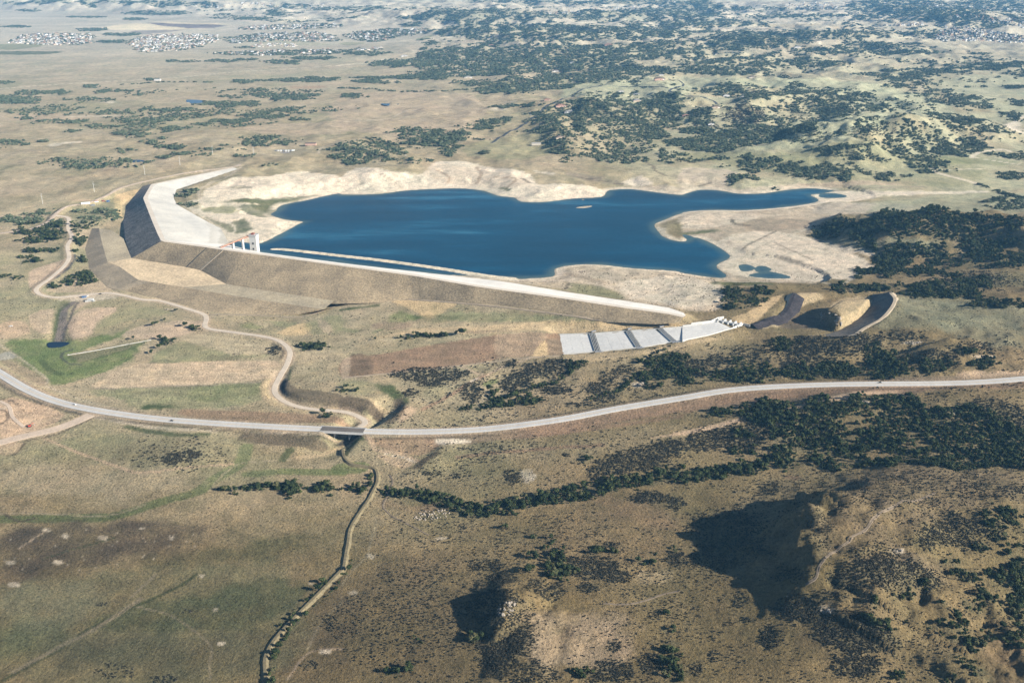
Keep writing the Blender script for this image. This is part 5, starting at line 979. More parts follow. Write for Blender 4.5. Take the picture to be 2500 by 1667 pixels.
hs = resample(hwy, 6); t_ = np.gradient(hs[:, :2], axis=0); t_ /= np.linalg.norm(t_, axis=1)[:, None]; nn = np.stack([-t_[:, 1], t_[:, 0], 0 * t_[:, 0]], 1)
for off, wd in ((-6.3, .35), (6.3, .35), (0, .5)):
    Q = hs + nn * off; V = np.vstack([Q + nn * wd / 2 + [0, 0, .135], Q - nn * wd / 2 + [0, 0, .135]]); n_ = len(Q)
    link('lane_line', new_mesh('lane_line', V, np.array([(i, n_ + i, n_ + i + 1, i + 1) for i in range(n_ - 1)]), M['line'] if off else M['yellow']), hw)
V, f_ = ribbon(DIRT['dam_road'][0], 8.5, .25, 4); link('gravel_road', new_mesh('gravel_road', V, f_, M['dirt']), label='winding pale gravel road below the dam', kind='structure')
V, f_ = ribbon(DIRT['rim_road'][0], 8, .25, 4); link('dirt_road', new_mesh('dirt_road', V, f_, M['dirt2']), label='dirt road climbing to the left end of the dam', kind='structure')
V, f_ = ribbon(DIRT['site_road'][0], 17, .25, 6); link('site_road', new_mesh('site_road', V, f_, M['dirt2']), label='wide dirt road joining the highway at the left edge', kind='structure')
def track(s, wd, mat, lab, name='track', lift=.3, step=5):
    P = resample(smooth(drape(s), 6), step); V, f_ = ribbon(P, wd, lift, 3, edge=.3)
    return link(name, new_mesh(name, V, f_, mat), label=lab, kind='structure')
track('D 1440,1095 1800,1100 2050,1112 2250,1060 2352,1015 E 150,988 500,992 1000,1032 1300,1066 1800,1134 2300,1150', 5, M['gravel_path'], 'thin gravel track along the dam toe')
track('H 0,488 200,468 600,425 820,402 1100,367 1500,336', 4, M['gravel_path'], 'earth track below the brown fields')
track('L 1740,5 1600,60 1440,110 1330,170 1260,260 1100,370 990,450 940,520 920,590 850,640', 2.4, M['track_dark'], 'thin track along the foreground ridge crest', step=3)
track('H 330,1150 350,1210 300,1290 K 320,20 285,100 350,170 450,220 600,300', 2.0, M['track_dark'], 'narrow track looping beside the rock pile', step=3)
track('K 1800,770 2000,770 2200,710 2330,680', 2, M['track_dark'], 'short faint track below the foreground ridge', step=3)
track('B 1030,985 1110,940 1270,850 1390,745 1480,700 1620,640 1750,598 2000,600 2250,608', 9, M['asphalt'], 'straight dark asphalt road up the hill of houses', 'asphalt_road', .5, 12)
track('B 2250,545 2340,568 2352,588 2270,615 2260,630 2310,645 C 0,655 150,672 210,695 240,718', 9, M['asphalt'], 'dark winding asphalt road beside the hilltop house', 'asphalt_road', .5, 12)
track('F 0,395 450,382 900,338 1100,302 1370,262 1650,262', 6, M['dirt'], 'pale shore road along the far arm of the lake', 'shore_road')
track('G 0,645 60,680 90,760 165,825', 5, M['dirt2'], 'haul track across the bare construction ground', step=4)
# raised canal bank running down the foreground
cb = smooth(drape('H 6,985 18,1035 70,1082 150,1094 225,1112 247,1160 240,1220 205,1290 K 185,60 110,170 60,260 45,350 30,430 15,520 J 2352,545 2200,700 2000,900 1880,1040 1825,1150 1825,1240 1835,1330'), 6); cb = zsm(resample(cb, 5), 9)
t_ = np.gradient(cb[:, :2], axis=0); t_ /= np.linalg.norm(t_, axis=1)[:, None]; nn = np.stack([-t_[:, 1], t_[:, 0], 0 * t_[:, 0]], 1)
cb[:, 2] = height(cb[:, 0], cb[:, 1]); cb = zsm(cb, 9)
ck = empty('canal_bank', tuple(cb[60]), label='raised grassy canal bank winding down the foreground meadow', cat='embankment'); ckl = np.array(ck.location)
V, f_ = loft([cb + nn * 1.4 + [0, 0, 1.7], cb - nn * 1.4 + [0, 0, 1.7]], across=2, step=4, sink=0, wob=.2); link('bank_top', new_mesh('bank_top', V - ckl, f_, M['berm_straw']), ck)
V, f_ = loft([cb - nn * 1.4 + [0, 0, 1.7], cb - nn * 4.0 - [0, 0, .1]], across=2, step=4, sink=1.5, wob=.2); link('bank_side', new_mesh('bank_side', V - ckl, f_, M['berm_straw']), ck)
V, f_ = loft([cb + nn * 1.4 + [0, 0, 1.7], cb + nn * 4.0 - [0, 0, .1]], across=2, step=4, sink=1.5, wob=.2); link('bank_side', new_mesh('bank_side', V - ckl, f_[:, ::-1], M['berm_straw']), ck)

# highway bridge over the creek
hd, hbi, _ = seg_dist(np.array([at('G 2215,838', 9)[0][0], at('H 180,853', 9)[0][0]]), np.array([at('G 2215,838', 9)[0][1], at('H 180,853', 9)[0][1]]), hwy)
i0, i1 = int(round(hbi[0])), int(round(hbi[1])); seg = hwy[i0:i1 + 1] if i1 > i0 else hwy[i0:i0 + 5]
A_, B_ = seg[0], seg[-1]; bl = np.linalg.norm((B_ - A_)[:2]); bang = math.atan2(B_[1] - A_[1], B_[0] - A_[0]); mid = (A_ + B_) / 2
bg_ = empty('road_bridge', (mid[0], mid[1], mid[2] - 9), bang, label='short highway bridge with dark deck over the creek cutting', cat='bridge')
MB().box((0, 0, 9.05), (bl, 15.4, .5)).build('deck', M['deck'], bg_)
for s_ in (-1, 1):
    MB().box((0, s_ * 7.5, 9.8), (bl + 4, .4, 1.1)).build('parapet', M['concrete_w'], bg_)
    MB().box((0, s_ * 5.2, 7.9), (bl, .9, 1.7)).build('girder', M['concrete'], bg_)
    MB().box((0, s_ * 1.8, 7.9), (bl, .9, 1.7)).build('girder', M['concrete'], bg_)
    MB().box((s_ * bl / 2, 0, 4.5), (2.0, 15.2, 8.6)).build('abutment', M['concrete_w'], bg_)
for xx in (-bl * .17, bl * .17):
    mb = MB().box((xx, 0, 6.7), (1.6, 14, .9))
    for yy in (-5, 0, 5): mb.tube((xx, yy, -3), (xx, yy, 6.4), .6, .6, 8)
    mb.build('pier', M['concrete'], bg_)
# ------------------------------------------------------------------ plants
pr = np.random.default_rng(21)
def leaf_cloud(lobes, count, size, seed, flat=.0):
    """many small leaf-clump faces spread through the lobes' volume"""
    g = np.random.default_rng(seed); V = []; Fq = []
    w_ = np.array([l[3] * l[4] for l in lobes]); w_ = w_ / w_.sum()
    for k_ in range(count):
        l = lobes[g.choice(len(lobes), p=w_)]
        d_ = g.normal(size=3); d_ /= np.linalg.norm(d_); d_[2] = abs(d_[2]) if g.random() < .75 else d_[2]
        r_ = g.uniform(.55, 1.0) ** .5
        c_ = np.array(l[:3]) + d_ * r_ * np.array([l[3], l[3], l[4]]); c_[2] = max(c_[2], .02)
        nn = d_ + g.normal(size=3) * .55; nn /= np.linalg.norm(nn)
        a = np.cross(nn, g.normal(size=3)); a /= np.linalg.norm(a); b_ = np.cross(nn, a); s_ = size * g.uniform(.6, 1.35)
        i_ = len(V); V += [c_ - a * s_ - b_ * s_ * .6, c_ + a * s_ * .9 - b_ * s_ * .7, c_ + a * s_ * .7 + b_ * s_ * .8, c_ - a * s_ * .8 + b_ * s_ * .6]; Fq.append((i_, i_ + 1, i_ + 2, i_ + 3))
    return V, Fq
def core(l, seed, k_=.72, n1=7, n2=5):
    g = np.random.default_rng(seed); V = []; Fq = []
    for i in range(n2):
        ph = math.pi * (i + .5) / n2
        for j in range(n1):
            th = 6.2832 * j / n1; r_ = k_ * g.uniform(.8, 1.1); V.append((l[0] + l[3] * r_ * math.sin(ph) * math.cos(th), l[1] + l[3] * r_ * math.sin(ph) * math.sin(th), max(0, l[2] + l[4] * r_ * math.cos(ph))))
    for i in range(n2 - 1):
        for j in range(n1): Fq.append((i * n1 + j, (i + 1) * n1 + j, (i + 1) * n1 + (j + 1) % n1, i * n1 + (j + 1) % n1))
    return V, Fq
def plant_mesh(name, lobes, count, size, mat, seed):
    V, Fq = leaf_cloud(lobes, count, size, seed)
    for q, l in enumerate(lobes):
        v_, f_ = core(l, seed + q); b_ = len(V); V += v_; Fq += [tuple(b_ + i for i in f) for f in f_]
    return new_mesh(name, V, np.array(Fq), mat)
def rlobes(seed, n_, spread, r0, r1, zc, zr):
    g = np.random.default_rng(seed); out = []
    for _ in range(n_):
        a = g.uniform(0, 6.28); d_ = spread * math.sqrt(g.random()); r_ = g.uniform(r0, r1); out.append((d_ * math.cos(a), d_ * math.sin(a), zc * g.uniform(.7, 1.15), r_, r_ * zr * g.uniform(.8, 1.1)))
    return out
# unit plants: about 1 m across, scaled when placed
tree_crowns = [plant_mesh('crown', rlobes(100 + q, 6, .30, .22, .34, .62, .85), 230, .062, M['oak'], 300 + q) for q in range(5)]
bush_crowns = [plant_mesh('foliage', rlobes(140 + q, 5, .32, .20, .32, .26, .8), 110, .085, M['oak'], 340 + q) for q in range(5)]
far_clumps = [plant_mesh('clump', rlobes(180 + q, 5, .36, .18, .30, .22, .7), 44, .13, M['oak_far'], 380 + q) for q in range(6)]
sage_mesh = [plant_mesh('sage', rlobes(220 + q, 3, .25, .24, .36, .26, .8), 44, .12, M['sage'], 420 + q) for q in range(5)]
tuft_mesh = [plant_mesh('tuft', rlobes(260 + q, 2, .2, .26, .36, .2, .7), 14, .16, M['tuft'], 460 + q) for q in range(3)]

area = np.zeros((NR, NC))
dyv = np.gradient(ys); area = dyv[:, None] * np.gradient(XX, axis=1)
area = area.ravel()
inview = (np.abs(X) / np.maximum(Y, 1) < .66) & (Y > 640) & (Y < 13800)
def scatter(dens, spacing, lim=None):
    lam = dens * area / spacing ** 2 * inview
    cnt = pr.poisson(np.clip(lam, 0, 60)); idx = np.repeat(np.arange(len(X)), cnt)
    r_, c_ = idx // NC, idx % NC
    dy = dyv[r_] * (pr.random(len(idx)) - .5); yy = Y[idx] + dy
    dx = np.gradient(XX, axis=1).ravel()[idx] * (pr.random(len(idx)) - .5); xx = X[idx] + dx
    return xx, yy, height(xx, yy)
def gn_scatter(name, variants, xs, yv, zs, scl, label, cat):
    cl = bpy.data.collections.new(name + '_source')
    for q, m_ in enumerate(variants):
        o_ = bpy.data.objects.new(name + '_plant', m_); cl.objects.link(o_)
    me_ = bpy.data.meshes.new(name); n_ = len(xs); me_.vertices.add(n_)
    me_.vertices.foreach_set('co', np.stack([xs, yv, zs], 1).astype(np.float32).ravel())
    a = me_.attributes.new('scl', 'FLOAT_VECTOR', 'POINT'); a.data.foreach_set('vector', scl.astype(np.float32).ravel())
    a = me_.attributes.new('rot', 'FLOAT_VECTOR', 'POINT'); rr = np.zeros((n_, 3)); rr[:, 2] = pr.random(n_) * 6.2832; rr[:, :2] = pr.normal(size=(n_, 2)) * .08; a.data.foreach_set('vector', rr.astype(np.float32).ravel())
    a = me_.attributes.new('pick', 'INT', 'POINT'); a.data.foreach_set('value', pr.integers(0, len(variants), n_).astype(np.int32))
    o_ = link(name, me_, label=label, cat=cat, kind='stuff')
    ng = bpy.data.node_groups.new(name + '_nodes', 'GeometryNodeTree')
    ng.interface.new_socket('Geometry', in_out='INPUT', socket_type='NodeSocketGeometry'); ng.interface.new_socket('Geometry', in_out='OUTPUT', socket_type='NodeSocketGeometry')
    gi = ng.nodes.new('NodeGroupInput'); go = ng.nodes.new('NodeGroupOutput'); ip = ng.nodes.new('GeometryNodeInstanceOnPoints'); ci = ng.nodes.new('GeometryNodeCollectionInfo')
    ci.inputs['Collection'].default_value = cl; ci.inputs['Separate Children'].default_value = True; ci.inputs['Reset Children'].default_value = True
    ip.inputs['Pick Instance'].default_value = True
    def attr(nm, ty):
        n__ = ng.nodes.new('GeometryNodeInputNamedAttribute'); n__.data_type = ty; n__.inputs['Name'].default_value = nm; return n__.outputs[0]
    L = ng.links.new
    L(gi.outputs[0], ip.inputs['Points']); L(ci.outputs[0], ip.inputs['Instance']); L(attr('pick', 'INT'), ip.inputs['Instance Index']); L(attr('scl', 'FLOAT_VECTOR'), ip.inputs['Scale'])
    L(attr('rot', 'FLOAT_VECTOR'), ip.inputs['Rotation']); L(ip.outputs[0], go.inputs[0])
    md = o_.modifiers.new('scatter', 'NODES'); md.node_group = ng
    return o_
# oak scrub and trees
size_at = lambda yy: np.clip(yy * .0021, 3.6, 40)
lam_sp = size_at(Y)
ox, oy, oz = scatter(oakN, lam_sp * .80)
osz = size_at(oy) * np.clip(np.exp(pr.normal(size=len(ox)) * .38), .55, 2.3); 
oh = np.clip(osz * pr.uniform(.75, 1.15, len(ox)), 2.0, 9) * np.where(oy > 5000, 1.15, 1)
nearm = oy < 2300
# lone trees seen one by one in the photograph
LONE = [('G 1065,128', 13, 'grey green cottonwood casting a long shadow beside the gravel road', 9), ('G 1280,132', 12, 'round cottonwood tree standing next to the gravel road bend', 9), ('G 1132,92', 7, 'small dark green tree behind the two cottonwoods', 5), ('G 920,218', 8, 'lone small tree on the bare ground above the white weir', 6), ('G 1095,280', 10, 'dark tree at the right end of the white weir wall', 8), ('G 1045,318', 9, 'dark tree at the tip of the green marsh', 7), ('G 1345,155', 9, 'low dark tree against the gravel road embankment', 7),
        ('H 835,190', 17, 'large dark tree casting shadow on the straw strip above the brown field', 13), ('H 785,192', 9, 'smaller dark tree crowding the large tree above the brown field', 8), ('H 230,225', 6, 'tiny round tree on the path left of the brown field', 5), ('G 1210,30', 8, 'small tree among pale rocks under the dam toe', 6), ('D 575,732', 14, 'round dark tree inside the hairpin below the rock face', 10), ('A 870,1118', 14, 'dark round tree beside the small blue pond', 10), ('C 1640,592', 22, 'tall dark tree standing in the pale creek bed on the right', 16)]
trunk_me = MB().tube((0, 0, -.6), (0, 0, .5), .045, .03, 7).tube((0, 0, .4), (.14, .05, .62), .022, .012, 6).tube((0, 0, .38), (-.13, -.06, .6), .022, .012, 6).mesh('trunk', M['trunk'])
def make_tree(loc, w_, h_, q, label, group, name='tree', base=.12):
    t = empty(name, loc, pr.random() * 6.28, label=label, cat='tree', group=group)
    c_ = link('crown', tree_crowns[q % 5], t); c_.scale = (w_, w_, h_); c_.location = (0, 0, h_ * base * .3)
    k_ = link('trunk', trunk_me, t); k_.scale = (w_ * .8, w_ * .8, h_)
    return t
for q, (s, w_, lab, h_) in enumerate(LONE):
    p = drape(s)[0]; make_tree(tuple(p), w_, h_, q, lab, None)
# individuals: the plants that show largest
def pix(xs, yv, zs):
    d_ = zs - CAM_H; cp, sp_ = math.cos(R(PITCH)), math.sin(R(PITCH)); dep = yv * cp - d_ * sp_; u = 1250 + F_PX * xs / dep; v = 833.5 - F_PX * (yv * sp_ + d_ * cp) / dep; return u, v, dep
u_, v_, dp = pix(ox, oy, oz); show = osz / dp * (oy < 1750) * ((u_ > 8) & (u_ < 2492) & (v_ > 5) & (v_ < 1655))
order = np.argsort(-show)
def bx(u0, v0, u1, v1): return lambda u, v: u0 <= u < u1 and v0 <= v < v1
REG = [(bx(1780, 960, 2060, 1070), 'dark oak in the upper left part of the wooded valley below the highway', 'oaks in the upper wooded valley'), (bx(2060, 960, 2300, 1070), 'dark oak under the sandstone ledge of the wooded valley', 'oaks under the valley ledge'), (bx(2300, 960, 2500, 1160), 'dark oak at the right end of the wooded valley', 'oaks at the right valley end'),
       (bx(1780, 1070, 2060, 1160), 'dark oak on the lower left floor of the wooded valley', 'oaks on the lower left valley floor'), (bx(2060, 1070, 2300, 1160), 'dark oak on the lower valley floor before the foreground ridge', 'oaks on the lower valley floor'),
       (bx(940, 1120, 1350, 1300), 'dark oak in the creek row near the scattered boulders', 'creek oaks near the boulders'), (bx(1350, 1080, 1800, 1300), 'dark oak in the creek row between boulders and wooded valley', 'creek oaks nearer the valley'), (bx(500, 1150, 940, 1260), 'dark oak in the short row left of the canal bank', 'oaks left of the canal bank'),
       (bx(2330, 1300, 2500, 1520), 'dark oak along the shaded creek at the lower right edge', 'oaks along the shaded creek'), (bx(2330, 1160, 2500, 1300), 'dark oak on the upper right shoulder of the foreground ridge', 'oaks on the ridge shoulder'), (bx(2330, 1520, 2500, 1667), 'dark oak bush in the lower right corner', 'oak bushes of the lower right corner'),
       (bx(2130, 1300, 2330, 1480), 'dark oak bush on the sunny slope between brush patches and shaded creek', 'oak bushes on the sunny slope'), (bx(2130, 1480, 2330, 1667), 'dark oak bush in the diagonal rows at the lower right', 'oak bushes of the diagonal rows'), (bx(1880, 1160, 2130, 1480), 'dark oak bush beside the track of the foreground ridge', 'oak bushes by the ridge track'), (bx(1780, 1480, 2130, 1667), 'dark oak bush below the dense brush of the foreground ridge', 'oak bushes below the ridge brush'),
       (bx(1580, 1500, 1780, 1667), 'dark oak in the long clump at the bottom edge left of the ridge', 'oaks of the bottom clump'), (bx(1300, 1300, 1580, 1460), 'dark oak bush in the clump right of the rock knoll', 'oak bushes right of the rock knoll'), (bx(1580, 1160, 1880, 1500), 'dark oak bush in the hollow shaded by the foreground ridge', 'oak bushes of the shaded hollow'), (bx(1080, 1300, 1300, 1667), 'dark oak bush on the rock knoll in the foreground', 'oak bushes on the rock knoll'), (bx(0, 1260, 1080, 1667), 'dark oak bush beside the canal bank on the lower prairie', 'oak bushes on the lower prairie'), (bx(1300, 1460, 1580, 1667), 'dark oak bush on the bare ground right of the rock knoll', 'oak bushes on the bare ground'),
       (bx(1666, 800, 2500, 960), 'dark oak in the gully between spillway pit and highway', 'oaks in the gully above the highway'), (bx(0, 0, 2500, 1667), 'dark oak in the scrub between spillway chute and highway', 'oaks between chute and highway')]
taken = np.zeros(len(ox), bool); cntr = 0
for k_ in order[:300 - len(LONE)]:
    taken[k_] = True
    for fn, lab, grp in REG:
        if fn(u_[k_], v_[k_]): break
    make_tree((ox[k_], oy[k_], oz[k_] - .1), osz[k_] * 1.15, oh[k_] * 1.05, int(k_), lab, grp, 'oak_tree')
r_ = ~taken & (oy < 2300); f_m = ~taken & (oy >= 2300)
gn_scatter('oak_scrub', bush_crowns + tree_crowns, ox[r_], oy[r_], oz[r_] - .15, np.stack([osz[r_] * 1.15, osz[r_] * 1.15, oh[r_] * 1.25], 1), 'dark oak scrub spreading over the slopes around the highway', 'scrub')
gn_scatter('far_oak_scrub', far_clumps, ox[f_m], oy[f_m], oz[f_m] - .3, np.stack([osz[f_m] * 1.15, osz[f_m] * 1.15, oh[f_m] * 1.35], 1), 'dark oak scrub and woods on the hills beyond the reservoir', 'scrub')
print('oaks', len(ox), r_.sum(), f_m.sum())
# sagebrush
sx, sy, sz = scatter(sageN * (Y < 4200), np.clip(Y * .0015, 1.25, 6))
ssz = np.clip(sy * .0019, 1.6, 7) * pr.uniform(.7, 1.35, len(sx)); sh = np.clip(ssz * pr.uniform(.6, .95, len(sx)), .8, 3.0)
u_, v_, dp = pix(sx, sy, sz); show = ssz / dp * (sy < 1250) * (v_ > 1200) * ((u_ > 8) & (u_ < 2492) & (v_ > 5) & (v_ < 1660)); order = np.argsort(-show); tk = np.zeros(len(sx), bool)
SREG = [(bx(0, 1200, 640, 1667), 'low grey sagebrush in the lower left meadow', 'sagebrush of the lower left meadow'), (bx(640, 1200, 1080, 1667), 'low grey sagebrush on the open prairie right of the canal bank', 'sagebrush right of the canal bank'), (bx(1080, 1380, 1330, 1530), 'low grey sagebrush around the rocks of the knoll', 'sagebrush around the knoll rocks'), (bx(1080, 1530, 1400, 1667), 'low grey sagebrush on the lower end of the rock knoll', 'sagebrush on the lower knoll'), (bx(1080, 1200, 1400, 1380), 'low grey sagebrush on the slope above the rock knoll', 'sagebrush above the knoll'),
        (bx(1400, 1200, 1680, 1500), 'low grey sagebrush in the thin patches between knoll and ridge', 'sagebrush between knoll and ridge'), (bx(1400, 1500, 1680, 1667), 'low grey sagebrush at the bottom edge between knoll and ridge', 'sagebrush at the bottom edge'), (bx(1680, 1200, 2000, 1430), 'low grey sagebrush in the shadow of the foreground ridge', 'sagebrush in the ridge shadow'), (bx(1680, 1430, 1920, 1667), 'low grey sagebrush on the small spur below the ridge track', 'sagebrush on the small spur'), (bx(1920, 1500, 2200, 1590), 'low grey sagebrush in the dense dark mat low on the ridge', 'sagebrush of the dense mat'), (bx(1920, 1590, 2200, 1667), 'low grey sagebrush in the brush patch at the bottom of the ridge', 'sagebrush of the bottom patch'), (bx(2000, 1200, 2500, 1330), 'low grey sagebrush high on the sunny ridge beside the track', 'sagebrush high on the ridge'), (bx(1920, 1330, 2300, 1500), 'low grey sagebrush in the wide brush patch right of the track', 'sagebrush right of the track'), (bx(2200, 1480, 2350, 1600), 'low grey sagebrush between the diagonal oak rows at the lower right', 'sagebrush between the diagonal rows'), (bx(2200, 1600, 2300, 1667), 'low grey sagebrush at the bottom edge below the dense mat', 'sagebrush below the dense mat'), (bx(2300, 1600, 2400, 1667), 'low grey sagebrush at the bottom edge below the diagonal oak rows', 'sagebrush below the diagonal rows'), (bx(2400, 1600, 2500, 1667), 'low grey sagebrush in the bottom right corner', 'sagebrush of the bottom right corner'), (bx(2350, 1480, 2500, 1600), 'low grey sagebrush beside the lower end of the shaded creek', 'sagebrush by the lower creek'), (bx(2300, 1330, 2500, 1480), 'low grey sagebrush beside the upper end of the shaded creek', 'sagebrush by the upper creek'), (bx(0, 0, 2500, 1667), 'low grey sagebrush on the far right slope of the ridge', 'sagebrush of the right slope')]
for k_ in order[:300]:
    tk[k_] = True
    for fn, lab, grp in SREG:
        if fn(u_[k_], v_[k_]): break
    o_ = link('sagebrush', sage_mesh[int(k_) % 5], None, (sx[k_], sy[k_], sz[k_] - .05), pr.random() * 6.28, label=lab, cat='shrub', group=grp); o_.scale = (ssz[k_], ssz[k_], sh[k_] * 1.3)
r_ = ~tk
gn_scatter('sagebrush_cover', sage_mesh, sx[r_], sy[r_], sz[r_] - .05, np.stack([ssz[r_], ssz[r_], sh[r_] * 1.25], 1), 'grey sagebrush cover on the foreground slopes', 'scrub')
gx_, gy_, gz_ = scatter(tuft * .9, np.clip(Y * .0052, 4, 12)); gs = np.clip(gy_ * .0012, .9, 2) * pr.uniform(.6, 1.5, len(gx_))
gn_scatter('bunchgrass_cover', tuft_mesh + sage_mesh[:1], gx_, gy_, gz_ - .03, np.stack([gs, gs, gs * .8], 1), 'scattered bunchgrass tussocks over the prairie', 'grass')
print('sage', len(sx), 'tuft', len(gx_))

# ------------------------------------------------------------------ rock outcrops
def rock_mesh(seed):
    g = np.random.default_rng(seed); V = []; n1, n2 = 7, 4; sc_ = g.uniform(.6, 1.2, 3)
    for i in range(n2):
        ph = math.pi * (i + .35) / (n2 - .3)
        for j in range(n1):
            th = 6.2832 * j / n1 + g.uniform(-.2, .2); r_ = g.uniform(.75, 1.15); V.append((sc_[0] * r_ * math.sin(ph) * math.cos(th), sc_[1] * r_ * math.sin(ph) * math.sin(th), .75 * sc_[2] * r_ * math.cos(ph)))
    Fq = [(i * n1 + j, (i + 1) * n1 + j, (i + 1) * n1 + (j + 1) % n1, i * n1 + (j + 1) % n1) for i in range(n2 - 1) for j in range(n1)] + [tuple(range(n1)), tuple((n2 - 1) * n1 + j for j in range(n1 - 1, -1, -1))]
    return new_mesh('rock', V, Fq, M['rock'])
rocks = [rock_mesh(900 + q) for q in range(7)]
def outcrop(c, x, y, rx, ry, n_, s0, s1, label, rot=0):
    P = ell(c, x, y, rx, ry, rot); D = drape(P); ctr = D.mean(0)
    t = empty('rock_outcrop', (ctr[0], ctr[1], float(height(ctr[0], ctr[1]))), label=label, cat='rocks'); l_ = np.array(t.location); k_ = 0
    while k_ < n_:
        xx = pr.uniform(D[:, 0].min(), D[:, 0].max()); yy = pr.uniform(D[:, 1].min(), D[:, 1].max())
        if not inside(np.array([xx]), np.array([yy]), D)[0]: continue
        s_ = pr.uniform(s0, s1) * pr.uniform(.6, 1); o_ = link('rock', rocks[k_ % 7], t, (xx - l_[0], yy - l_[1], float(height(xx, yy)) - l_[2] + s_ * .15), pr.random() * 6.28); o_.scale = (s_ * pr.uniform(.9, 1.9), s_, s_ * pr.uniform(.7, 1.3)); k_ += 1
outcrop('K', 620, 160, 130, 34, 60, .8, 1.9, 'scattered pale boulders beside the creek row of oaks', -6)
outcrop('K', 1135, 800, 55, 75, 50, .8, 2.1, 'pale sandstone outcrop breaking out of the foreground knoll', 50)
outcrop('H', 1285, 1165, 45, 40, 26, .5, 1.2, 'small bleached rocks on a pale bare knoll')
outcrop('I', 1205, 652, 75, 10, 22, 1.5, 3.6, 'sandstone ledge at the top of the wooded valley')
outcrop('H', 2050, 528, 60, 14, 18, 1.2, 2.8, 'pale rock bank along the gully above the highway')
outcrop('I', 1830, 733, 40, 7, 12, 1.2, 2.6, 'short sandstone ledge among the trees on the right')
outcrop('F', 1010, 1095, 60, 14, 18, 1.5, 3.6, 'pale rock rubble on the rim of the spillway approach pit')
outcrop('F', 1075, 1140, 20, 30, 16, 1.5, 4.0, 'pale broken rock wall inside the spillway approach pit')
outcrop('I', 1590, 243, 60, 8, 12, 1.0, 2.4, 'pale rocks at the head of the shadowed gully')
outcrop('L', 985, 825, 45, 14, 16, .7, 1.7, 'light rocks on the lower knoll of the foreground ridge')
outcrop('L', 1490, 405, 40, 9, 12, .7, 1.7, 'thin pale ledge on the sunny slope of the foreground ridge')
outcrop('G', 1160, 15, 40, 6, 14, .8, 1.8, 'row of pale rocks beside a small tree under the dam toe')
outcrop('E', 1665, 800, 30, 10, 16, 1, 2.2, 'small pale rocks on the dry lake bed peninsula')

# ------------------------------------------------------------------ ponds, weir, pools
def pond(s, name, label, depth=.6):
    P = smooth(drape(s), 4, True); z_ = float(np.median(P[:, 2])); v_ = [(p[0], p[1], max(z_, p[2] if False else z_) + .5) for p in P]
    mb = MB(); mb.add(v_ + [(p[0], p[1], z_ - 1.5) for p in P], [tuple(range(len(P)))] + [(i, len(P) + i, len(P) + (i + 1) % len(P), (i + 1) % len(P)) for i in range(len(P))])
    mb.build(name, M['pond'], kind='structure', label=label)
pond('G 335,250 470,248 466,272 350,286', 'pool', 'dark square pool at the end of the outlet channel')
pond('A 1290,692 1400,695 1395,708 1300,712', 'pond', 'pale blue stock pond with a small earth bank')
pond('A 905,1108 960,1105 1000,1112 960,1124 920,1120', 'pond', 'small blue pond beside a dark round tree')
pond('B 275,718 330,714 395,718 340,730 290,730', 'pond', 'dark pond on the tan prairie beyond the lake')
wv = drape('G 470,330 1040,226'); wr = empty('weir_wall', tuple(wv[0]), label='long thin white weir wall across the green marsh', cat='wall')
Pw = resample(np.vstack([wv[0], wv[1]]), 12); Pw[:, 2] = height(Pw[:, 0], Pw[:, 1]); wall(Pw, 'wall_slab', .7, .8, M['concrete_w'], wr, np.array(wr.location)); MB().box((0, 0, .4), (2, 2, 1.8)).build('end_block', M['concrete_w'], wr)

# ------------------------------------------------------------------ vehicles
def body(mb, L, W, prof):
    V = [];
    for y_ in (-W / 2, W / 2):
        for a, b_ in prof: V.append((a, y_ * (.86 if b_ > 1.15 else 1), b_))
    n_ = len(prof); return mb.add(V, [tuple(range(n_)), tuple(range(2 * n_ - 1, n_ - 1, -1))] + [(q, n_ + q, n_ + (q + 1) % n_, (q + 1) % n_) for q in range(n_)])
def wheels(t, xs, W, r_=.36):
    for xx in xs:
        for s_ in (-1, 1): MB().tube((xx, s_ * (W / 2 - .12), r_), (xx, s_ * (W / 2 + .06), r_), r_, r_, 10).build('wheel', M['black'], t)
def car(p, rz, paint_, label):
    t = empty('car', tuple(p), rz, label=label, cat='car')
    body(MB(), 4.6, 1.85, [(-2.3, .4), (2.3, .4), (2.35, .75), (2.2, .95), (1.1, 1.05), (-2.1, 1.08), (-2.3, .9)]).build('body', paint_, t)
    body(MB(), 4.6, 1.75, [(-1.95, 1.06), (1.05, 1.04), (.35, 1.62), (-1.5, 1.66)]).build('cabin', M['glass'], t)
    MB().box((-.55, 0, 1.66), (1.7, 1.35, .06)).build('roof', paint_, t); wheels(t, (-1.4, 1.45), 1.8)
    for s_ in (-1, 1): MB().box((2.28, s_ * .68, .72), (.12, .32, .16)).build('headlight', M['white'], t)
    return t
def pickup(p, rz, paint_, label):
    t = empty('pickup_truck', tuple(p), rz, label=label, cat='truck')
    body(MB(), 5.8, 2, [(-2.9, .5), (2.9, .5), (2.9, 1.05), (1.5, 1.15), (-.4, 1.15), (-2.9, 1.15)]).build('body', paint_, t)
    body(MB(), 5.8, 1.9, [(-.45, 1.14), (1.45, 1.14), (.9, 1.95), (-.35, 1.95)]).build('cabin', M['glass'], t); MB().box((.28, 0, 1.97), (1.2, 1.6, .07)).build('roof', paint_, t)
    MB().box((-1.7, 0, 1.17), (2.1, 1.6, .08)).build('bed', M['black'], t); wheels(t, (-1.8, 1.8), 1.95, .42); return t
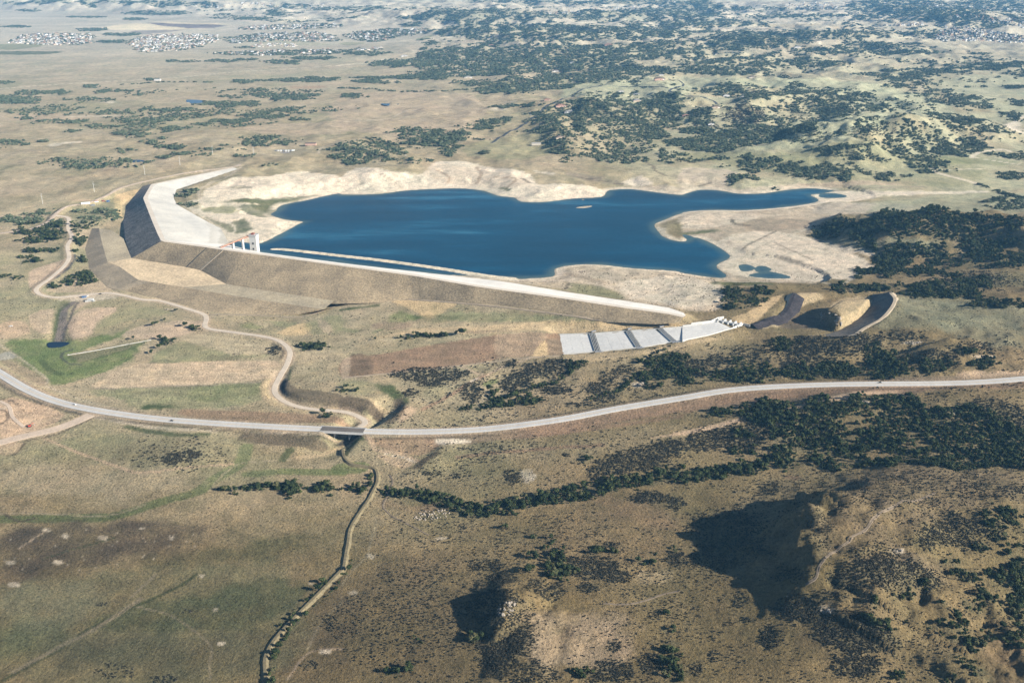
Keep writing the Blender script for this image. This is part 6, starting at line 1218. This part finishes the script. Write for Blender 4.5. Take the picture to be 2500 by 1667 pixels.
def on_hwy(s, off=3.2):
    q = at(s, 15)[0] if False else drape(s)[0]
    _, bi, _ = seg_dist(np.array([q[0]]), np.array([q[1]]), hwy); i_ = int(np.clip(round(bi[0]), 1, len(hwy) - 2)); d_ = hwy[i_ + 1] - hwy[i_ - 1]; a = math.atan2(d_[1], d_[0]); p = hwy[i_] + np.array([math.sin(a) * off, -math.cos(a) * off, .17]); return p, a
p, a = on_hwy('G 1180,768'); car(p, a, M['darkcar'], 'dark car driving on the highway left of the bridge')
p, a = on_hwy('I 1372,524', -3.0); car(p, a + math.pi, M['darkcar'], 'dark car driving on the highway at the right')
p, a = on_hwy('G 490,690', -3.0); car(p, a, M['white'], 'white car on the highway near the dirt road junction')
for s, rz, pm, lab in (('D 690,955', .2, M['darkcar'], 'dark pickup parked on the pale yard below the dam'), ('D 600,970', 1.2, M['white'], 'white pickup parked at the valve house'), ('G 75,133', .4, M['white'], 'white pickup alone on the bare pink ground'), ('B 1302,795', .8, M['white'], 'white pickup on the straight asphalt road'), ('E 440,1,'.replace(',1,', ',1'), .3, M['white'], 'white pickup on the grass rim above the lake')):
    pickup(drape(s)[0] + [0, 0, .3], rz, pm, lab)
ex = empty('excavator', tuple(drape('G 205,822')[0]), .7, label='red excavator on the bare construction ground', cat='excavator')
for s_ in (-1, 1): MB().box((0, s_ * 1.3, .5), (4.4, .7, 1.0)).build('track', M['black'], ex)
MB().box((-.4, 0, 1.7), (3.6, 2.8, 1.3)).build('body', M['red'], ex); MB().box((.9, .8, 2.7), (1.4, 1.1, 1.4), 0, 0, .85).build('cabin', M['glass'], ex)
mb = MB().tube((1.2, -.3, 2.2), (4.2, -.3, 4.8), .32, .26, 6).tube((4.2, -.3, 4.8), (6.3, -.3, 2.6), .26, .2, 6); mb.build('boom', M['red'], ex); MB().box((6.3, -.3, 1.9), (1.0, 1.2, 1.2), 0, 0, .6).build('bucket', M['steel'], ex)

# ------------------------------------------------------------------ valve house, site huts, substation
def hut(p, rz, L, W, H, wm_, rm_, label, cat='hut', name='site_hut', pitch=.18):
    t = empty(name, (p[0], p[1], p[2] - .2), rz, label=label, cat=cat)
    MB().box((0, 0, H / 2), (L, W, H)).build('wall', wm_, t)
    rp = W * pitch; mb = MB(); mb.add([(-L / 2 - .3, -W / 2 - .3, H), (L / 2 + .3, -W / 2 - .3, H), (L / 2 + .3, W / 2 + .3, H), (-L / 2 - .3, W / 2 + .3, H), (-L / 2 - .3, 0, H + rp), (L / 2 + .3, 0, H + rp)], [(0, 1, 5, 4), (2, 3, 4, 5), (1, 2, 5), (3, 0, 4), (3, 2, 1, 0)]); mb.build('roof', rm_, t)
    MB().box((L * .2, -W / 2 - .03, 1.1), (1.1, .08, 2.1)).build('door', M['steel'], t)
    for xx in (-L * .28, -L * .02): MB().box((xx, -W / 2 - .03, H * .6), (1.2, .08, .9)).build('window', M['glass'], t)
    return t
p = drape('D 625,1000')[0]
vh = hut(p, .15, 10, 7, 4.2, M['concrete_w'], M['concrete_w'], 'white concrete valve house at the head of the outlet channel', 'building', 'valve_house', .05)
MB().box((-7, -4.5, 1.5), (4, .5, 4)).build('wing_wall', M['concrete_w'], vh); MB().box((7, -4.5, 1.5), (4, .5, 4)).build('wing_wall', M['concrete_w'], vh)
for s, L, W, wm_, rm_, lab in (('D 590,332', 20, 6, M['white'], M['white'], 'long white trailer at the left end of the site yard'), ('D 665,320', 9, 5, M['white'], M['rust'], 'small trailer with a rust red roof in the site yard'), ('D 712,316', 7, 4, M['rust'], M['rust'], 'rust red container in the site yard'), ('D 745,318', 7, 5, M['blue'], M['blue'], 'dark blue container at the right end of the site yard'), ('D 640,345', 10, 4, M['steel'], M['steel'], 'grey container on the near side of the site yard'), ('D 580,975', 8, 5, M['blue'], M['steel'], 'blue crate hut on the pale yard below the dam')):
    hut(drape(s)[0], .35, L, W, 3.2, wm_, rm_, lab)
paint_done = True
sbp = drape('A 1955,1048')[0]; ss = empty('substation', tuple(sbp), 0, label='fenced electric substation with a row of white cabinets', cat='substation')
MB().box((0, 0, .1), (75, 42, .6)).build('pad', M['gravel_path'], ss)
for q in range(7): MB().box((-26 + q * 8, 4, 2.8), (4.5, 7, 5)).build('cabinet', M['white'] if q % 3 else M['steel'], ss)
MB().box((28, 6, 3), (9, 9, 5.4)).build('control_room', M['white'], ss)
mb = MB()
for q in range(8): mb.tube((-30 + q * 8, -4, .2), (-30 + q * 8, -4, 9), .2, .15, 5)
mb.box((-2, -4, 8.6), (58, .3, .3)); mb.build('bus_frame', M['steel'], ss)
for xx, yy, L, W in ((0, 21, 75, .2), (0, -21, 75, .2), (37.5, 0, .2, 42), (-37.5, 0, .2, 42)): MB().box((xx, yy, 1.4), (L, W, 2.2)).build('fence_panel', M['steel'], ss)
POLES = ('A 1465,1065', 'A 1748,1072', 'A 1240,1140', 'D 998,135', 'D 650,250', 'D 295,335')
PL = ('pale power pole standing left of the substation', 'pale power pole nearest the substation', 'pale power pole right of the small blue pond', 'pale power pole behind the left end of the dam', 'pale power pole above the site yard', 'pale power pole above the oak patch left of the dirt road')
for s, lab in zip(POLES, PL):
    p = drape(s)[0]; t = empty('power_pole', tuple(p), label=lab, cat='pole', group='power poles across the prairie')
    MB().tube((0, 0, -1), (0, 0, 27), .32, .18, 8).build('mast', M['white'], t)
    for zz, s_ in ((26, 1), (22.5, -1), (19, 1)): MB().tube((0, 0, zz - .5), (s_ * 3.0, 0, zz), .22, .12, 6).build('arm', M['white'], t)

# ------------------------------------------------------------------ houses
HW = {n_: flat_mat('wall_' + n_, c_, .8, .06, .3) for n_, c_ in dict(cream=(.62, .55, .45), white=(.76, .74, .70), tan=(.45, .36, .27), grey=(.40, .40, .40), salmon=(.55, .36, .28)).items()}
HR = {n_: rough_mat('roof_' + n_, c_, .12, .8, .2) for n_, c_ in dict(brown=(.13, .10, .085), grey=(.17, .17, .18), red=(.26, .14, .105), pale=(.30, .285, .27)).items()}
def wing(t, L, W, H, ox_, oy_, rz, wm_, rm_, hip=.5):
    mb = MB().box((ox_, oy_, H / 2 - .6), (L, W, H + 1.2), rz); mb.build('wall', wm_, t)
    co, si = math.cos(rz), math.sin(rz); e = .8; rp = W * .28
    pts = [(-L / 2 - e, -W / 2 - e, H), (L / 2 + e, -W / 2 - e, H), (L / 2 + e, W / 2 + e, H), (-L / 2 - e, W / 2 + e, H), (-L / 2 + W * hip, 0, H + rp), (L / 2 - W * hip, 0, H + rp)]
    mb = MB(); mb.add([(ox_ + a * co - b_ * si, oy_ + a * si + b_ * co, c_) for a, b_, c_ in pts], [(0, 1, 5, 4), (2, 3, 4, 5), (1, 2, 5), (3, 0, 4), (3, 2, 1, 0)]); rf = mb.build('roof', rm_, t)
    for k_, xx in enumerate(np.linspace(-L * .38, L * .38, max(2, int(L / 5)))):
        MB().box((ox_ + xx * co + (W / 2 + .04) * si, oy_ + xx * si - (W / 2 + .04) * co, H * .55), (1.8, .1, 1.5), rz).build('window', M['glass'], t)
    return rf
def mansion(s, wm_, rm_, sc_, label, rz=0):
    p = drape(s)[0]; t = empty('house', (p[0], p[1], p[2]), rz, label=label, cat='house'); sc_ *= .85; t.scale = (sc_, sc_, sc_)
    rf = wing(t, 20, 11, 6.2, 0, 0, 0, wm_, rm_); wing(t, 11, 9, 5.0, -11, -4, 1.57, wm_, rm_); wing(t, 12, 9, 4.2, 13, 2, 0, wm_, rm_)
    MB().box((4, 1.5, 8.4), (1.3, 1.3, 3.4)).build('chimney', HW['tan'], rf); MB().box((3, -5.55, 1.3), (1.6, .12, 2.6)).build('door', M['rust'], t); MB().box((14, -2.55, 1.5), (5, .12, 2.8)).build('garage_door', HW['white'], t)
for s, wn_, rn_, sc_, lab, rz in (
  ('B 1505,738', 'salmon', 'red', 1.45, 'salmon walled house beside the straight asphalt road', .2), ('B 1572,780', 'white', 'pale', 1.55, 'large white house on the oak covered hill', -.1), ('B 1500,955', 'tan', 'brown', 1.2, 'brown house at the lower edge of the oak hill', .4), ('B 1415,692', 'salmon', 'red', .95, 'small reddish house left of the straight asphalt road', 0), ('B 2185,552', 'salmon', 'brown', 1.7, 'wide salmon house on the bare hilltop', .1), ('B 2030,700', 'tan', 'grey', 1.4, 'tan house at the hill edge among dark oaks', .3), ('B 2030,655', 'white', 'grey', 1.0, 'white house among the windbreak trees', .0), ('B 1922,634', 'white', 'pale', .95, 'pale house at the start of the windbreak trees', 0), ('B 2200,520', 'white', 'grey', .8, 'white cottage behind the hilltop house', 0),
  ('C 225,745', 'tan', 'brown', 1.2, 'brown house below the winding asphalt road', .2), ('C 300,664', 'white', 'pale', 1.0, 'low white house on the green mesa', .1), ('C 415,674', 'white', 'grey', .9, 'narrow white house at the mesa edge', .2), ('C 480,538', 'cream', 'brown', 1.3, 'lone cream house on the far side of the green mesa', 0), ('C 195,860', 'white', 'pale', .8, 'small white house deep in the oak valley', .1), ('C 22,802', 'salmon', 'red', 1.0, 'reddish house on a clearing of the oak hill', 0),
  ('B 1030,318', 'cream', 'red', 1.3, 'cream house with red roof on the far scrub ridge', 0), ('B 1835,315', 'salmon', 'red', 1.6, 'reddish house on the far wooded hill', 0), ('B 870,540', 'cream', 'pale', 1.4, 'pale farmhouse by the far tree line', .1), ('B 430,390', 'white', 'pale', 1.3, 'white farm building at the end of the pale far road', 0), ('B 1475,496', 'white', 'brown', 1.4, 'white house beside the pale quarry cut', .0), ('B 1590,438', 'white', 'grey', 1.2, 'white house above the pale quarry cut', 0), ('C 240,378', 'white', 'brown', 1.1, 'white house in the far valley on the right', 0), ('C 790,330', 'white', 'grey', 1.4, 'white house at the left end of the long far tree row', 0), ('B 1340,998', 'cream', 'pale', .01, 'x', 0)):
    if sc_ > .05: mansion(s, HW[wn_], HR[rn_], sc_, lab, rz)
hut(drape('B 1340,1000')[0], .05, 30, 11, 6, HW['cream'], HR['pale'], 'long cream barn on the green slope above the lake', 'barn', 'barn', .22)
hut(drape('A 2140,1000')[0], .05, 34, 14, 6, HW['salmon'], HR['brown'], 'low brown barn behind the electric substation', 'barn', 'barn', .2)
hut(drape('A 1085,556')[0], .05, 30, 14, 6, HW['white'], HR['pale'], 'white farm shed beside the far dark grove', 'barn', 'barn', .2)
# suburbs: every house its own object for the three hundred that show largest, the rest one mass
def small_house(wm_, rm_):
    mb = MB(); mb.box((0, 0, 2.9), (15, 11, 7), 0, 0); mb.box((8.5, -3, 1.8), (7, 7, 5), 0, 0)
    for L, W, H, ox_, oy_ in ((15, 11, 6.4, 0, 0), (7, 7, 4.3, 8.5, -3)):
        e = .5; rp = W * .33; a = len(mb.v); mb.add([(ox_ - L / 2 - e, oy_ - W / 2 - e, H), (ox_ + L / 2 + e, oy_ - W / 2 - e, H), (ox_ + L / 2 + e, oy_ + W / 2 + e, H), (ox_ - L / 2 - e, oy_ + W / 2 + e, H), (ox_ - L / 2 + W * .4, oy_, H + rp), (ox_ + L / 2 - W * .4, oy_, H + rp)], [(0, 1, 5, 4), (2, 3, 4, 5), (1, 2, 5), (3, 0, 4), (3, 2, 1, 0)], 1)
    for xx in (-4.5, 0, 4): mb.box((xx, -5.53, 4.2), (1.8, .1, 1.6), 0, 2)
    return mb
sh = [(small_house(HW[a], HR[b_]), [HW[a], HR[b_], M['glass']]) for a, b_ in (('white', 'pale'), ('cream', 'brown'), ('white', 'grey'), ('tan', 'brown'), ('cream', 'pale'), ('tan', 'red'), ('white', 'grey'))]
shm = [m_[0].mesh('house', m_[1]) for m_ in sh]
TOWN = [('A 50,300 150,245 330,230 620,235 640,300 400,315', 330, 'white suburban house in the far left housing estate', 'houses of the far left estate'), ('A 870,300 1000,250 1250,235 1500,245 1500,285 1250,350 960,362 930,330', 420, 'white suburban house in the dense middle estate of the far plain', 'houses of the dense middle estate'), ('A 1560,260 1800,232 2200,225 2345,265 2300,290 1900,285 1600,300', 260, 'house of the scattered estate right of the dense one', 'houses of the scattered estate'), ('A 1420,370 1800,350 2345,345 2345,375 1800,385', 90, 'brown roofed house in the low row before the estates', 'houses of the low row'), ('A 1650,205 1750,180 2300,165 2345,190 1900,205', 150, 'pale house in the farthest estate row', 'houses of the farthest row'), ('A 1720,330 1800,300 2050,305 2050,325', 40, 'house on the green fields before the estates', 'houses by the green fields'),
        ('B 0,245 150,215 400,205 600,195 600,220 420,250 250,290 100,280', 130, 'house of the hillside estate before the wooded ridge', 'houses of the hillside estate'), ('B 90,345 280,330 280,342 100,350', 20, 'pale house in the short row under the wooded ridge', 'houses of the short row'), ('C 1745,260 1780,195 1950,190 2352,250 2352,298 2100,285 1760,285', 330, 'pale house in the bright estate on the far right', 'houses of the bright right estate'), ('C 650,60 750,20 950,15 1080,50 1070,75', 90, 'pale house in the estate beside the far white road', 'houses of the far road estate'), ('C 1350,180 1650,162 1650,176', 30, 'pale house in the thin row on the tan plain', 'houses of the thin row'), ('C 1750,90 2352,140 2352,200 1850,120', 60, 'house half hidden in the far right woods', 'houses in the far right woods'), ('C 1350,25 1800,25 2352,60 2352,90 1700,60', 80, 'white house among the highest far woods', 'houses in the highest woods'), ('B 1400,90 1800,60 2300,15 2300,35 1500,110', 60, 'white house on the far wooded ridge', 'houses on the far ridge'), ('A 1300,40 1700,20 2300,30 2300,60 1500,60', 60, 'white house at the top of the far plain', 'houses at the top of the plain')]
hs_ = []
for s, n_, lab, grp in TOWN:
    P = px(s); k_ = 0; pts = []
    while k_ < n_:
        q = np.stack([pr.uniform(P[:, 0].min(), P[:, 0].max(), 300), pr.uniform(P[:, 1].min(), P[:, 1].max(), 300)], 1); q = q[inside(q[:, 0], q[:, 1], P)][:n_ - k_]; pts.append(q); k_ += len(q)
    D = drape(np.vstack(pts)); 
    dense = n_ > 250
    if dense: D[:, 1] = np.round(D[:, 1] / 34) * 34 + pr.normal(size=len(D)) * 3
    D[:, 2] = height(D[:, 0], D[:, 1])
    for p in D: hs_.append((p[0], p[1], p[2], lab, grp))
hs_.sort(key=lambda p: p[1])
road_ang = .15
for p in hs_[:300]:
    s_ = pr.uniform(.75, 1.1); o_ = link('house', shm[int(pr.integers(0, 7))], None, p[:3], road_ang + pr.choice([0, 1.57, 3.14, 4.71]) + pr.normal() * .15, label=p[3], cat='house', group=p[4]); o_.scale = (s_, s_, s_)
restv = []; restf = []; restm = []; base = 0; allm = []
for q in sh: allm += q[1]
for p in hs_[300:]:
    q = int(pr.integers(0, 7)); mb = sh[q][0]; s_ = pr.uniform(.75, 1.15); a = road_ang + pr.choice([0, 1.57, 3.14, 4.71]) + pr.normal() * .15; v_ = np.array(mb.v) * s_; co, si = math.cos(a), math.sin(a)
    v_ = np.stack([v_[:, 0] * co - v_[:, 1] * si + p[0], v_[:, 0] * si + v_[:, 1] * co + p[1], v_[:, 2] + p[2]], 1); restv.append(v_); restf += [tuple(base + i for i in f) for f in mb.f]; restm += [3 * q + i for i in mb.m]; base += len(v_)
link('far_suburb_houses', new_mesh('far_suburb_houses', np.vstack(restv), restf, allm, False, restm), kind='stuff', label='hundreds of tiny pale suburban houses on the far plain', cat='houses')
print('houses', len(hs_))

# ------------------------------------------------------------------ air
m_ = bpy.data.materials.new('summer_haze'); m_.use_nodes = True; nt = m_.node_tree; nt.nodes.clear(); ou = nt.nodes.new('ShaderNodeOutputMaterial'); pv = nt.nodes.new('ShaderNodeVolumePrincipled')
pv.inputs['Color'].default_value = (.24, .59, 1.0, 1); pv.inputs['Density'].default_value = 3.2e-5; pv.inputs['Anisotropy'].default_value = .0
nt.links.new(pv.outputs[0], ou.inputs['Volume'])
top = max(CAM_H, float(Z.max())) + 12; bot = float(Z.min()) - 6
hz = MB().box((0, 19000, (top + bot) / 2), (64000, 52000, top - bot)).build('haze', m_, kind='stuff', label='thin blue summer haze over the plain')
